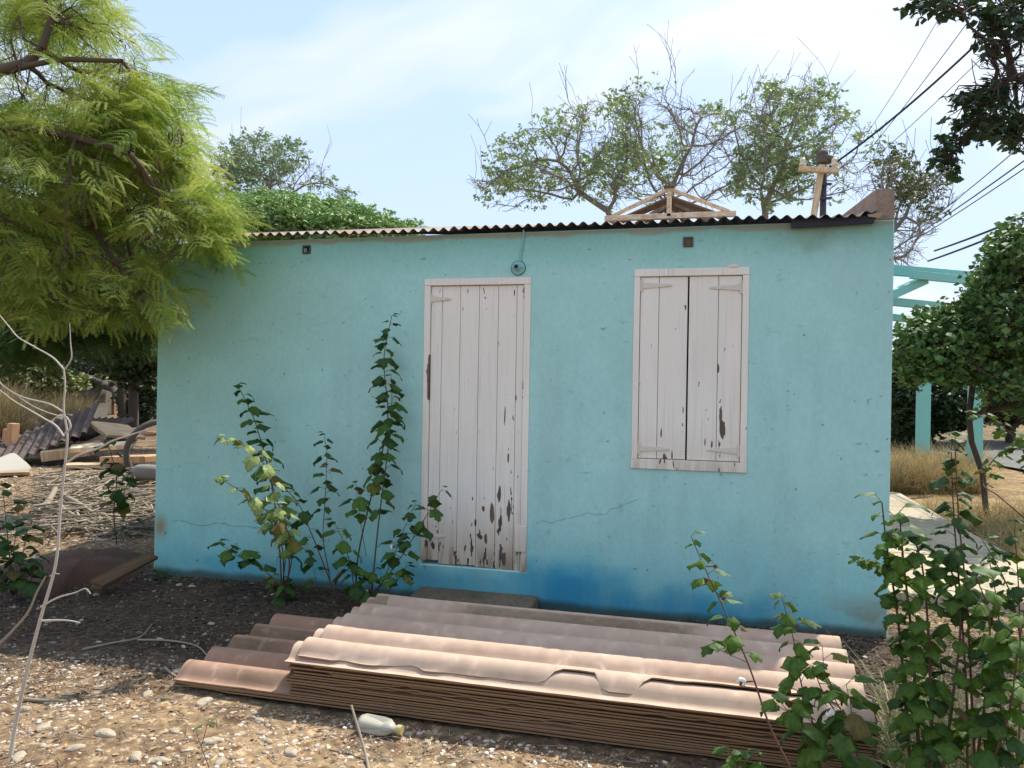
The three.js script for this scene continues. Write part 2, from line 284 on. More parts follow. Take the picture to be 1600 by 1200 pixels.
function strapHinge(parent, x, y, len, s, z, m, plateH = 0.075) { // knuckle at x, tapering towards s
  const sh = new THREE.Shape(); sh.moveTo(0, -0.02); sh.lineTo(s * len, -0.006); sh.quadraticCurveTo(s * (len + 0.012), 0, s * len, 0.006); sh.lineTo(0, 0.02); sh.closePath();
  const g = [new THREE.ExtrudeGeometry(sh, { depth: 0.005, bevelEnabled: true, bevelSize: 0.001, bevelThickness: 0.001, bevelSegments: 1 }), new THREE.BoxGeometry(0.03, plateH, 0.005).translate(-s * 0.022, 0, 0.003), new THREE.CylinderGeometry(0.006, 0.006, plateH, 8).translate(-s * 0.003, 0, 0.006)];
  for (const [a, b] of [[0.25, 0], [0.55, 0], [0.85, 0]]) g.push(new THREE.SphereGeometry(0.004, 6, 4).translate(s * len * a, b, 0.006));
  const h = mesh('hinge', mergeGeometries(g.map((q) => { const e = q.index ? q.toNonIndexed() : q; e.deleteAttribute('uv'); return e; })), m, parent, [x, y, z]);
}
const hingeMat = std(0xd8cfbd, 0.65), wx = (u, v) => pz(u, v, 0).x, wy = (u, v) => pz(u, v, 0).y;
{ // door
  const door = new THREE.Group(); door.name = 'door'; house.add(door);
  const { x0, x1, y0, y1 } = doorR, m = plankMat(peelMap(768, 1536, x0, y0, x1, y1, 1, 3, [[780, 771, 2.5, 12], [796, 797, 4, 13], [767, 800, 3, 12], [793, 715, 1.5, 10], [788, 650, 1, 14], [754, 795, 2, 5], [779, 820, 2, 7], [785, 872, 3, 10], [735, 838, 3, 4], [758, 845, 2, 8]])), fm = plankMat(peelMap(256, 1024, x0, y0, x1, y1, 0.9, 43, [[669, 590, 2.5, 26], [670, 560, 1.5, 8], [671, 615, 1.5, 12], [665, 850, 2.5, 12], [824, 740, 1.5, 8]]));
  plank(door, 'door_frame', x0, y0 + 0.03, x0 + 0.045, y1 - 0.05, -0.06, 0.006, fm); plank(door, 'door_frame', x1 - 0.047, y0, x1, y1 - 0.05, -0.06, 0.007, fm); plank(door, 'door_frame', x0, y1 - 0.049, x1, y1, -0.06, 0.008, fm);
  const seams = [671.5, 687, 715.5, 745, 775, 804, 816.5].map((u) => wx(u, 660)), bot = [0.03, 0.006, 0.012, 0.004, 0.0, -0.012]; seams[0] = x0 + 0.047; seams[6] = x1 - 0.05;
  for (let k = 0; k < 6; k++) plank(door, 'plank', seams[k] + 0.0014, y0 + bot[k], seams[k + 1] - 0.0014, y1 - 0.053, -0.05, -0.013 - (k % 2) * 0.0015 + (k === 5 ? 0.004 : 0), m);
  mesh('backing', new THREE.BoxGeometry(x1 - x0 - 0.1, y1 - y0 - 0.1, 0.02), darkGap, door, [(x0 + x1) / 2, (y0 + y1) / 2, -0.075]);
  strapHinge(door, x0 + 0.05, wy(690, 467), 0.14, 1, -0.011, hingeMat); strapHinge(door, x0 + 0.055, wy(690, 838), 0.12, 1, -0.011, hingeMat);
  plank(door, 'patch_board', wx(805, 840), wy(815, 862), x1 - 0.004, wy(815, 822), -0.012, 0.013, fm);
}
{ // shuttered window
  const win = new THREE.Group(); win.name = 'window'; house.add(win);
  const { x0, x1, y0, y1 } = winR, m = plankMat(peelMap(1024, 1024, x0, y0, x1, y1, 0.35, 13, [[1126, 645, 2, 30], [1129, 672, 3.5, 12], [1122, 575, 1.5, 6], [1040, 716, 3, 5], [1050, 715, 1.2, 7], [1033, 675, 1.2, 8], [1070, 480, 2, 6], [1067, 640, 1, 6]])), fm = plankMat(peelMap(512, 512, x0, y0, x1, y1, 0.3, 31));
  plank(win, 'window_frame', x0, y0 + 0.062, x0 + 0.04, y1 - 0.052, -0.06, 0.006, fm); plank(win, 'window_frame', x1 - 0.042, y0 + 0.062, x1, y1 - 0.052, -0.06, 0.006, fm);
  plank(win, 'window_frame', x0, y1 - 0.051, x1, y1, -0.06, 0.008, fm); plank(win, 'sill', x0 - 0.003, y0 - 0.004, x1 + 0.002, y0 + 0.061, -0.06, 0.014, fm);
  const lump = new THREE.IcosahedronGeometry(0.03, 2); lump.scale(1.5, 0.5, 0.4); mesh('plaster_lump', lump, fm, win, [x1 - 0.1, y1 + 0.006, 0.002]);
  const ss = [[x0 + 0.042, wx(1028, 570), wx(1073.5, 570) - 0.002], [wx(1074.5, 570) + 0.002, wx(1121, 570), x1 - 0.044]];
  for (const s of ss) { const sh = new THREE.Group(); sh.name = 'shutter'; win.add(sh); for (let k = 0; k < 2; k++) plank(sh, 'plank', s[k] + 0.0014, y0 + 0.065, s[k + 1] - 0.0014, y1 - 0.055, -0.045, -0.006 - 0.002 * k, m); const L = s === ss[0]; for (const v of [446, 701]) strapHinge(sh, L ? s[0] + 0.012 : s[2] - 0.012, wy(L ? 1020 : 1140, v + (L ? 0 : 3)), 0.19, L ? 1 : -1, -0.005, hingeMat, 0.08); }
  mesh('backing', new THREE.BoxGeometry(x1 - x0 - 0.08, y1 - y0 - 0.1, 0.02), darkGap, win, [(x0 + x1) / 2, (y0 + y1) / 2, -0.075]);
}
{ // beam ends, lamp fitting, doorstep
  const bm = std(0x6f5d48, 0.9, { bumpMap: woodBump, bumpScale: 0.003 }), fm = std(0x55564c, 0.9);
  vents.forEach(([x, y], k) => {
    const v = new THREE.Group(); v.name = k ? 'beam_end' : 'vent'; house.add(v);
    const g = []; for (const [w, h, a, b] of [[0.064, 0.009, 0, 0.0275], [0.064, 0.009, 0, -0.0275], [0.009, 0.046, 0.0275, 0], [0.009, 0.046, -0.0275, 0]]) g.push(new THREE.BoxGeometry(w, h, 0.05).translate(x + a, y + b, -0.015));
    mesh('surround', mergeGeometries(g), fm, v);
    mesh('core', new THREE.BoxGeometry(0.046, 0.046, 0.04), k ? bm : darkGap, v, [x + (k ? 0 : 0.004), y, k ? -0.018 : -0.04]);
    if (!k) mesh('pipe', new THREE.BoxGeometry(0.022, 0.032, 0.05), std(0x7f8a84, 0.8), v, [x - 0.01, y - 0.004, -0.02]);
  });
  const lamp = new THREE.Group(); lamp.name = 'lamp_socket'; const c = pz(810, 419, 0); lamp.position.set(c.x, c.y, 0.0); house.add(lamp);
  const tm = std(0x8dbcbc, 0.6), dk = std(0x23302f, 0.9);
  mesh('base_plate', new THREE.LatheGeometry([[0, 0], [0.049, 0], [0.049, 0.006], [0.044, 0.012], [0, 0.014]].map((a) => new THREE.Vector2(...a)), 28), tm, lamp, [0, 0, 0], [Math.PI / 2, 0, 0]);
  mesh('rim', new THREE.TorusGeometry(0.0505, 0.0028, 6, 28), dk, lamp, [0, 0, 0.002]);
  mesh('socket', new THREE.LatheGeometry([[0.015, 0.05], [0.024, 0.05], [0.025, 0.01], [0.03, 0.008]].map((a) => new THREE.Vector2(...a)), 20), std(0x8dbcbc, 0.6, { side: THREE.DoubleSide }), lamp, [-0.004, 0.004, 0], [Math.PI / 2, 0, 0]);
  mesh('socket_hole', new THREE.CylinderGeometry(0.0145, 0.0145, 0.03, 16), dk, lamp, [-0.004, 0.004, 0.03], [Math.PI / 2, 0, 0]);
  for (const s of [-1, 1]) mesh('screw', new THREE.SphereGeometry(0.004, 8, 6), dk, lamp, [s * 0.034, -0.003, 0.013]);
  const top = pz(819, 360, 0).sub(V(c.x, c.y, 0));
  mesh('conduit', tube([V(0.012, 0.045, 0.007), V(0.016, 0.1, 0.007), V(top.x * 0.9, top.y * 0.75, 0.007), V(top.x, top.y, 0.01)], 0.0075, 0.0075, 10, 8), tm, lamp);
  const st = new RoundedBoxGeometry(0.86, 0.14, 0.26, 4, 0.018), p = st.attributes.position; for (let i = 0; i < p.count; i++) { const n = (fbm3(p.getX(i) * 9, p.getY(i) * 9, p.getZ(i) * 9, 3) - 0.5) * 0.03; p.setY(i, p.getY(i) + n); p.setZ(i, p.getZ(i) + n); } st.computeVertexNormals(); worldUV(st, 'x', 'z', 0.8);
  mesh('doorstep', st, std(0x8d8272, 0.95, { map: concMap }), house, [-1.55, 0.0, 0.135]);
}
// wooden roof frame standing on the roof, and the service pole behind
const grain = tex(256, 512, (u, v) => { const g = fbm(u * 40, v * 3, 4, 4), k = 0.8 + g * 0.4; return [232 * k, 214 * k, 190 * k]; });
const paleWood = std(0xfff4e4, 0.85, { map: grain }), greyWood = std(0x857b73, 0.9, { map: grain });
{
  const z = -2.0, P = (u, v, dz = 0) => pz(u, v - 7, z + dz), b = P(1045, 345);
  const o = thing('roof_frame', 'small hipped roof frame of bare pale timber sitting on the corrugated roof', 'roof frame', b); const R = (p) => p.clone().sub(b);
  const l = R(P(945, 349)), rr = R(P(1150, 341)), ap = R(P(1046, 302)), m = R(P(1045, 346));
  mesh('bottom_rail', beam(l, rr, 0.05, 0.05), paleWood, o); mesh('king_post', beam(m, ap, 0.04, 0.05, V(0, 0, 1)), paleWood, o);
  const back = V(0, 0.1, -1.1);
  mesh('rafter', beam(R(P(957, 345)), ap, 0.045, 0.03), paleWood, o); mesh('rafter', beam(ap, R(P(1140, 338)), 0.045, 0.03), paleWood, o);
  const apB = ap.clone().add(V(0, 0.0, -0.55));
  for (const [q, s] of [[l, 0.82], [rr, 0.82]]) { const e = q.clone().multiplyScalar(s).add(back); mesh('rafter', beam(e, apB, 0.05, 0.06), greyWood, o); }
  for (const s of [-0.3, 0.35]) mesh('rafter', beam(V(l.x * -s, l.y * 0.5 + 0.05, -1.15), apB, 0.05, 0.06), greyWood, o);
  for (const [q, t] of [[l, 0.5], [rr, 0.5]]) mesh('roof_board', beam(q.clone().multiplyScalar(0.84).add(V(0, 0.03, -0.3)), ap.clone().add(V(0, -0.03, -0.26)), 0.20, 0.015), greyWood, o);
  mesh('back_rail', beam(l.clone().multiplyScalar(0.82).add(back), rr.clone().multiplyScalar(0.82).add(back), 0.05, 0.05), greyWood, o);
  mesh('ridge_board', beam(ap.clone().add(V(-0.05, 0.012, 0.02)), ap.clone().add(V(0.05, 0.014, 0.02)), 0.08, 0.016), greyWood, o); mesh('ridge_board', beam(ap.clone().add(V(0, 0, 0.02)), apB, 0.04, 0.03), greyWood, o);
}
const poleTop = pz(1284, 262, -6.5);
{
  const zz = -6.5, P = (u, v, dz = 0) => pz(u, v, zz + dz), foot = P(1270, 345); const ax = P(1283, 262), dirp = ax.clone().sub(foot); const base = foot.clone().add(dirp.clone().multiplyScalar(-foot.y / dirp.y));
  const o = thing('service_pole', 'pale timber service pole with short crossarm and insulators behind the roof', 'utility pole', base), R = (p) => p.clone().sub(base);
  const pm = std(0xf2dec8, 0.85, { map: grain });
  mesh('post', beam(V(0, 0, 0), R(P(1284, 258)), 0.085, 0.085, V(0, 0, 1)), pm, o);
  mesh('crossarm', beam(R(P(1248, 264, 0.08)), R(P(1311, 267, 0.08)), 0.08, 0.07), pm, o);
  const ins = new THREE.LatheGeometry([[0, 0.14], [0.03, 0.135], [0.045, 0.1], [0.03, 0.085], [0.05, 0.05], [0.045, 0.03], [0.02, 0.02], [0.018, 0]].map((a) => new THREE.Vector2(...a)), 12), im = std(0xe6d2b4, 0.35);
  for (const u of [1254, 1304]) mesh('insulator', ins, im, o, R(P(u, 262, 0.08)));
  const dkm = std(0x4b4a52, 0.6, { metalness: 0.4 });
  mesh('conduit_pipe', new THREE.CylinderGeometry(0.045, 0.045, 4.4, 12), dkm, o, R(P(1287, 262, -0.12)).add(V(0, -2.2, 0)));
  const head = mergeGeometries([new THREE.CylinderGeometry(0.07, 0.09, 0.13, 12), new THREE.SphereGeometry(0.075, 12, 6, 0, 6.3, 0, 1.6).translate(0, 0.06, 0), new THREE.CylinderGeometry(0.05, 0.05, 0.14, 10).rotateZ(1.2).translate(0.06, 0.0, 0.03)]); mesh('weatherhead', head, std(0x5c5148, 0.8), o, R(P(1286, 248, -0.1)));
  for (const v of [288, 310]) mesh('bracket', new THREE.BoxGeometry(0.16, 0.03, 0.04), dkm, o, R(P(1290, v, -0.05)));
}
function wire(label, a, b, r, sag, group) { const base = a.clone(), p = []; for (let i = 0; i <= 10; i++) { const t = i / 10, q = a.clone().lerp(b, t).sub(base); q.y -= sag * 4 * t * (1 - t); p.push(q); } const m = mesh('overhead_wire', tube(p, r, r, 24, 6), std(0x26272b, 0.6)); m.position.copy(base); tag(m, label, 'wire', group); }
wire('thick black service cable rising from the pale pole to the upper right', poleTop.clone().add(V(0.1, 0, 0)), pd(1640, -45, 9), 0.016, 0.12);
wire('thin overhead wire crossing the sky leftmost of the faint ones', pd(1350, 215, 16), pd(1475, 15, 10), 0.005, 0.05);
wire('thin overhead wire just left of the thick service cable', pd(1345, 250, 16), pd(1530, 10, 10), 0.006, 0.05);
wire('thin overhead wire running just below the thick service cable', pd(1340, 270, 16), pd(1620, 5, 10), 0.006, 0.06);
wire('thick lower black cable entering the shrub on the right, upper of the lowest pair', pd(1460, 392, 15), pd(1640, 322, 9), 0.017, 0.02);
wire('thick lower black cable entering the shrub on the right, lowest of all', pd(1450, 408, 15), pd(1640, 333, 9), 0.017, 0.02);
wire('overhead wire slanting above the lowest cables, upper of the middle three', pd(1420, 370, 16), pd(1640, 190, 10), 0.008, 0.03);
wire('overhead wire slanting above the lowest cables, middle of three', pd(1420, 375, 16), pd(1640, 222, 10), 0.011, 0.03);
wire('overhead wire slanting above the lowest cables, lower of the middle three', pd(1420, 380, 16), pd(1640, 236, 10), 0.009, 0.03);
{ // turquoise pergola
  const b = pg(1441, 727), o = thing('pergola', 'turquoise timber pergola with posts beside the house, overgrown by the shrub', 'pergola', b), R = (p) => p.clone().sub(b);
  const pm = std(0x83c4bc, 0.75, { bumpMap: woodBump, bumpScale: 0.003 });
  const bt = (u0, v0, d0, u1, v1, d1, w, h) => mesh('rafter', beam(R(pd(u0, v0, d0)), R(pd(u1, v1, d1)), w, h), pm, o);
  bt(1380, 421, 12.4, 1530, 433, 14, 0.1, 0.17); bt(1424, 429, 12.2, 1520, 439, 13.2, 0.08, 0.13); bt(1380, 470, 12.4, 1484, 480, 13.4, 0.1, 0.13); bt(1380, 494, 12.8, 1460, 504, 13.8, 0.1, 0.11);
  mesh('brace', beam(R(pd(1390, 462, 12.1)), R(pd(1446, 437, 12.6)), 0.1, 0.14), pm, o);
  for (const [u, v] of [[1441, 727], [1522, 752]]) { const f = R(pg(u, v)), d = f.clone().add(b).distanceTo(camera.position); const t = f.clone(); t.y = 2.75; mesh('post', beam(f.clone().add(V(0, -0.1, 0)), t, 15.5 / 1201 * d, 15.5 / 1201 * d, V(0, 0, 1)), pm, o); }
}

// ------------------------------------------------------------------ two piles of corrugated roof sheets
const sheetTex = (seed, dirt, base, base2) => tex(1024, 512, (u, v) => { // u along the sheet, v across; repeats every 3.2 m x 1.04 m
  const x = u * 3.2, z = v * 1.025, a = fbm(x * 2.2, z * 4, seed, 5), b = fbm(x * 22, z * 22, seed + 4, 3), st = fbm(x * 5, z * 16, seed + 8, 4), fr = ((z / 0.205) % 1 + 1) % 1;
  let c = mix3(base, base2, sstep(0.3, 0.7, a)); const k = 0.93 + b * 0.14; c = [c[0] * k, c[1] * k, c[2] * k];
  const d = sstep(0.35, 0.9, Math.cos((fr - 0.47) * 6.283)) * sstep(0.42, 0.66, fbm(x * 1.3, z * 1.5, seed + 12, 3)) * (0.55 + 0.45 * fbm(x * 40, z * 70, seed + 15, 3)) * dirt * (seed > 5 ? 1 : sstep(0.68, 0.80, z)); c = mix3(c, [96, 80, 58], clamp(d)); const m = sstep(0.7, 0.85, b) * 0.15; return mix3(c, [238, 214, 194], m);
});
const pinkMap = sheetTex(3, 0.75, [176, 148, 127], [186, 160, 139]), brownMap = sheetTex(9, 0.95, [160, 122, 100], [152, 120, 100]);
const topMat = std(0xffffff, 0.88, { map: pinkMap }), oldMat = std(0xffffff, 0.92, { map: brownMap }), lowMat = std(0xb3a084, 0.92, { map: brownMap }), edgeMat = std(0x866a4c, 0.95);
const PITCH = 0.205, ZR = 1.812, ZB = 0.9, AMP = 0.047;
const prof = (z) => { const c = 0.5 + 0.5 * Math.cos(2 * Math.PI * (z - ZR) / PITCH); const d = Math.acos(2 * c - 1) / (2 * Math.PI) * PITCH; return d < 0.078 ? 0.056 * Math.pow(1 - Math.pow(d / 0.078, 2.1), 0.85) : 0; };
function sheetGeo(x0, x1, zf, sag, seed, th = 0.0065) {
  const nx = 72, ns = 70, pos = [], uv = [], idxT = [], idxE = [], row = ns + 1, nv = row * (nx + 1);
  for (let t = 0; t < 2; t++) for (let i = 0; i <= nx; i++) for (let j = 0; j <= ns; j++) {
    const x = x0 + (x1 - x0) * i / nx + (i === 0 || i === nx ? (fbm(j * 0.3, seed, 4, 3) - 0.5) * 0.012 : 0), z = ZB + (zf(x) - ZB) * j / ns;
    pos.push(x, prof(z) - t * th + sag(x, z), z); uv.push((x + 5) / 3.2, (z + 5) / 1.025);
  }
  for (let i = 0; i < nx; i++) for (let j = 0; j < ns; j++) { const a = i * row + j, b = a + row; idxT.push(a, a + 1, b, b, a + 1, b + 1); const c = a + nv, d = b + nv; idxT.push(c, d, c + 1, d, d + 1, c + 1); }
  const q = (a, b) => idxE.push(a, a + nv, b, b, a + nv, b + nv);
  for (let i = 0; i < nx; i++) { q(i * row + ns, (i + 1) * row + ns); q((i + 1) * row, i * row); } for (let j = 0; j < ns; j++) { q(j, j + 1); q(nx * row + j + 1, nx * row + j); }
  // edges get their own vertices so that they stay crisp
  const g0 = build(pos, idxT, uv), ep = [], eu = [], ei = []; idxE.forEach((k, n) => { ep.push(pos[k * 3], pos[k * 3 + 1], pos[k * 3 + 2]); eu.push(uv[k * 2], uv[k * 2 + 1]); ei.push(n); }); const g1 = build(ep, ei, eu);
  const g = mergeGeometries([g0, g1], true); return g;
}
{
  const r = rng(17), low = 4, up = 14, ORD = ['first', 'second', 'third', 'fourth', 'fifth', 'sixth', 'seventh', 'eighth', 'ninth', 'tenth', 'eleventh', 'twelfth', 'thirteenth', 'fourteenth'];
  const groupA = 'roof sheets inside the taller pile', groupB = 'roof sheets under the lower pile';
  const put = (name, g, mats, y, dx, dz, rot, label, group) => { g.translate(0.6, 0, -1.4); const m = mesh(name, g, mats, null, [-0.6 + dx, y, 1.4 + dz], [0, rot, 0]); tag(m, label, 'roof sheet', group); };
  for (let k = 0; k < low; k++) {
    const s = r() * 100, g = sheetGeo(-2.55, 0.69 - 0.02 * k, (x) => 1.925 - 0.012 * sstep(0.6, 0.75, fbm(x * 3, s, 2, 3)), (x, z) => 0.004 * (fbm(x * 1.5, z * 3, s, 2) - 0.5), s);
    put('roof_sheet', g, [k === low - 1 ? oldMat : lowMat, edgeMat], 0.012 + k * 0.0098, (r() - 0.5) * 0.03, (r() - 0.5) * 0.012, (r() - 0.5) * 0.004,
      k === low - 1 ? 'weathered brown corrugated roof sheet topping the lower pile, stained ridges exposed at left' : k === 0 ? 'bottom corrugated roof sheet of the lower pile resting on the gravel' : `thin-edged corrugated roof sheet, ${ORD[low - 1 - k]} from the top of the low left pile`, k === 0 || k === low - 1 ? undefined : groupB);
  }
  const y0 = 0.012 + low * 0.0098 + 0.003, last = up - 1; let yy = y0;
  for (let k = 0; k < up; k++) {
    const s = r() * 100; let zf = (x) => 1.925 - 0.02 * sstep(0.6, 0.8, fbm(x * 1.6, s, 2, 2)) - 0.012 * sstep(0.70, 0.74, fbm(x * 7, s, 5, 3));
    const wob = (x, a) => (fbm(x * 9, 5, 2, 4) - 0.5) * a;
    if (k === last) zf = (x) => { let f = 1.906 - 0.014 * sstep(-1.5, -0.9, x) + wob(x, 0.012); f -= 0.046 * sstep(-0.70, -0.63, x) * sstep(-0.42, -0.47, x); f -= (0.062 + wob(x * 0.6 + 3, 0.03)) * sstep(-0.3, -0.22, x) * sstep(0.58, 0.42, x); f -= 0.014 * sstep(0.66, 0.72, fbm(x * 6, 2, 9, 2)); f -= 0.03 * sstep(-0.1, 0.3, x) * sstep(0.66, 0.5, x) * 0.4; return f; };
    if (k === last - 1) zf = (x) => 1.93 + wob(x, 0.008) - 0.02 * sstep(0.35, 0.5, x);
    if (k === last - 2) zf = (x) => 1.945 - 0.03 * sstep(-1.86, -1.8, -x - 3.6) + wob(x, 0.004);
    const gap = k === last ? 0.010 : k === last - 1 ? 0.006 : 0;
    const g = sheetGeo(-1.915 + (k > last - 1 ? 0.03 : 0), 0.665, zf, (x, z) => 0.003 * (fbm(x * 1.5, z * 3, s, 2) - 0.5) + (k === last ? 0.006 * sstep(-1.6, -1.9, x) : 0), s);
    const label = k === last ? 'pink top corrugated roof sheet of the taller pile with a broken jagged front edge' : k === last - 1 ? 'corrugated roof sheet just beneath the broken top sheet, its pale front lip showing' : k === 0 ? 'bottom corrugated roof sheet of the taller pile lying on the lower pile' : `brown-edged corrugated roof sheet, ${ORD[last - k]} from the top of the taller pile`;
    put('roof_sheet', g, [k >= last - 1 ? topMat : lowMat, edgeMat], (yy += k ? 0.0102 + (k % 5 === 3 ? 0.0045 : 0) + r() * 0.0012 : 0) + gap * 0.6, k >= last ? 0 : (r() - 0.5) * 0.045, (r() - 0.5) * 0.018, (r() - 0.5) * 0.006, label, k > 0 && k < last - 1 ? groupA : undefined);
  }
}
const stackTop = (x, z) => (x > -2.58 && x < 0.72 && z > 0.86 && z < 1.97 ? (x > -1.94 ? 0.3 : 0.1) : 0);

// ------------------------------------------------------------------ gravel, litter, stones
function stoneGeo(seed, d = 1) { const g = new THREE.IcosahedronGeometry(1, d), p = g.attributes.position; for (let i = 0; i < p.count; i++) { const x = p.getX(i), y = p.getY(i), z = p.getZ(i), n = 0.72 + 0.55 * fbm3(x * 1.1 + seed * 7, y * 1.1, z * 1.1 + seed, 2); p.setXYZ(i, x * n * 1.15, y * n * 0.62, z * n * 0.85); } g.computeVertexNormals(); return g; }
const stoneGeos = [0, 1, 2].map((s) => stoneGeo(s)); const C3 = (a, b, c) => new THREE.Color().setRGB(a, b, c);
{
  const r = rng(99), lists = [[], [], []];
  const spread = (n, x0, x1, z0, z1, s0, s1, pale) => {
    for (let k = 0; k < n; k++) {
      const x = x0 + (x1 - x0) * r(), z = z0 + (z1 - z0) * r(); if (stackTop(x, z) || (z < 0.02 && z > -4.8 && x > -4.3 && x < 1.15)) continue;
      const den = 0.1 + 0.6 * sstep(0.35, 0.62, fbm(x * 1.3 + 9, z * 1.3, 4, 3)); const sand = sandAt(x, z), lit = shadeLitterAt(x, z); if (r() > den * (1 - 0.9 * sand) * (1 - 0.5 * lit)) continue;
      const s = (s0 + (s1 - s0) * Math.pow(r(), 4.5)), t = r(), b = (0.28 + 0.34 * t) * (lit > 0.5 ? 0.72 : 1) * pale; const c = r() < 0.16 ? C3(b * 0.55, b * 0.42, b * 0.3) : C3(b * 1.06, b * (0.86 + 0.06 * r()), b * (0.64 + 0.12 * r()));  // stones in the litter zone tinted darker, shade put into their colour
      lists[k % 3].push([M4(V(x, ground(x, z) + s * 0.1, z), qEuler((r() - 0.5) * 0.6, r() * 6.28, (r() - 0.5) * 0.6), V(s * (0.8 + r() * 0.6), s, s * (0.8 + r() * 0.4))), c]);
    }
  };
  spread(34000, -4.6, 1.8, 1.6, 3.7, 0.0025, 0.013, 1); spread(9000, -6.5, 1.4, 0.0, 1.8, 0.004, 0.018, 0.9); spread(9000, -12, -4.2, -9, 0, 0.008, 0.03, 1); spread(2500, 1.1, 4.5, -4, 2.5, 0.006, 0.02, 1);
  stoneGeos.forEach((g, k) => { const o = inst('gravel', g, std(0xffffff, 0.9), lists[k]); });
  // larger stones, one by one
  const sm1 = std(0xb9aa92, 0.9, { bumpMap: plasterBump, bumpScale: 0.01 }), big = [0, 1, 2].map((s) => stoneGeo(s + 10, 2)), grp = 'larger loose pale stones lying on the gravel';
  const spots = [[165, 1148, 0.034], [68, 1138, 0.028], [38, 1110, 0.026], [230, 1085, 0.024], [330, 1160, 0.03], [212, 1185, 0.03], [118, 1170, 0.026], [455, 1177, 0.028], [150, 1085, 0.02], [272, 1143, 0.022], [95, 1050, 0.02], [405, 1127, 0.02], [320, 1098, 0.034], [282, 1052, 0.032], [345, 1192, 0.024], [250, 1190, 0.026], [30, 1185, 0.03], [640, 1148, 0.018], [733, 1163, 0.018], [668, 1160, 0.016], [420, 1160, 0.018], [185, 1035, 0.018], [250, 1000, 0.02], [150, 930, 0.02], [330, 975, 0.018], [280, 915, 0.024], [300, 917, 0.02]];
  const protos = big.map((g) => { const o = new THREE.Mesh(g, sm1); o.castShadow = o.receiveShadow = true; return o; });
  spots.forEach(([u, v, s], k) => { const p = pg(u, v), o = protos[k % 3].clone(); o.name = numbered('stone'); o.position.set(p.x, p.y + s * 0.12, p.z); o.scale.set(s * 1.2, s, s); o.rotation.y = k * 1.7; scene.add(o); const shade = v < 1040 && u > 140, row = spots.filter((q) => (q[1] < 1040 && q[0] > 140) === shade).sort((a, b) => a[0] - b[0]), n = row.findIndex((q) => q[0] === u && q[1] === v) + 1; const OW = ['first', 'second', 'third', 'fourth', 'fifth', 'sixth', 'seventh', 'eighth', 'ninth', 'tenth', 'eleventh', 'twelfth', 'thirteenth', 'fourteenth', 'fifteenth', 'sixteenth', 'seventeenth', 'eighteenth', 'nineteenth', 'twentieth', 'last']; tag(o, `pale stone, ${OW[n - 1]} from the left among those ${shade ? 'in the shade before the wall' : 'on the sunny gravel in front'}`, 'stone', grp); });
  // leaf litter and twigs
  const leaf = build([0, 0, 0, 0.5, 0.08, 0.32, 1, 0, 0, 0.5, 0.08, -0.32, 0.5, -0.06, 0], [0, 1, 4, 1, 2, 4, 2, 3, 4, 3, 0, 4]);
  const ll = [], tl = []; const twig = new THREE.CylinderGeometry(0.5, 0.35, 1, 5); { const p = twig.attributes.position; for (let i = 0; i < p.count; i++) p.setX(i, p.getX(i) + 0); } twig.rotateZ(Math.PI / 2);
  const drop = (n, x0, x1, z0, z1, fl, big2 = 1) => { for (let k = 0; k < n; k++) { const x = x0 + (x1 - x0) * r(), z = z0 + (z1 - z0) * r(); if (stackTop(x, z) || (z < 0.01 && z > -4.8 && x > -4.3 && x < 1.15)) continue; const lit = shadeLitterAt(x, z); if (r() > fl + lit * 0.8 || r() < sandAt(x, z) * 0.9) continue; const s = (0.012 + 0.03 * r() * r()) * big2, t = r(), dk = lit > 0.4 ? 0.42 : 1; ll.push([M4(V(x, ground(x, z) + 0.006, z), qEuler((r() - 0.5) * 1.2, r() * 6.28, (r() - 0.5) * 1.2), V(s, s, s)), C3((0.16 + 0.3 * t) * dk, (0.09 + 0.2 * t) * dk, (0.05 + 0.11 * t) * dk)]); if (r() < 0.5) { const L = (0.03 + 0.11 * r() * r()) * big2; tl.push([M4(V(x + 0.02, ground(x, z) + 0.008, z), qEuler(0, r() * 6.28, (r() - 0.5) * 0.35), V(L, 0.0035 * big2, 0.0035 * big2)), r() < 0.5 ? C3(0.3 * dk, 0.24 * dk, 0.17 * dk) : C3(0.12, 0.085, 0.06)]); } } };  // leaves and twigs in the litter zone darkened to deepen the shade
  drop(14000, -6.5, 1.3, 0, 2.2, 0.25); drop(12000, -4.6, 2.0, 1.7, 3.7, 0.35); drop(14000, -11, -4.2, -7, 0.6, 0.6, 1.6); drop(9000, 0.7, 4, -1, 3, 0.7, 1.2);
  inst('leaf_litter', leaf, std(0xffffff, 0.9, { side: THREE.DoubleSide }), ll); inst('fallen_twigs', twig, std(0xffffff, 0.95), tl);
}
function gpoly(pts, h = 0.012) { return pts.map(([u, v]) => { const p = pg(u, v); p.y += h; return p; }); }
function stick(name, label, cat, pts, r0, r1, mat, group) { const b = pts[0].clone(); const m = mesh(name, tube(pts.map((p) => p.clone().sub(b)), r0, r1, pts.length * 5, 7), mat); m.position.copy(b); return tag(m, label, cat, group); }
const barkPale = std(0x8f8272, 0.9, { bumpMap: woodBump, bumpScale: 0.002 }), barkBrown = std(0x6d5a45, 0.95, { bumpMap: woodBump, bumpScale: 0.002 }), barkDark = std(0x4a3f35, 0.95);
stick('fallen_branch', 'thin curved grey branch lying on the dark litter left of the piles', 'branch', gpoly([[128, 1018], [175, 1008], [215, 1000], [238, 978]]), 0.007, 0.003, barkPale);
stick('fallen_branch', 'bent grey twig lying against the left end of the low pile', 'branch', gpoly([[215, 1003], [262, 1004], [306, 1012], [326, 1030]]), 0.007, 0.003, barkPale);
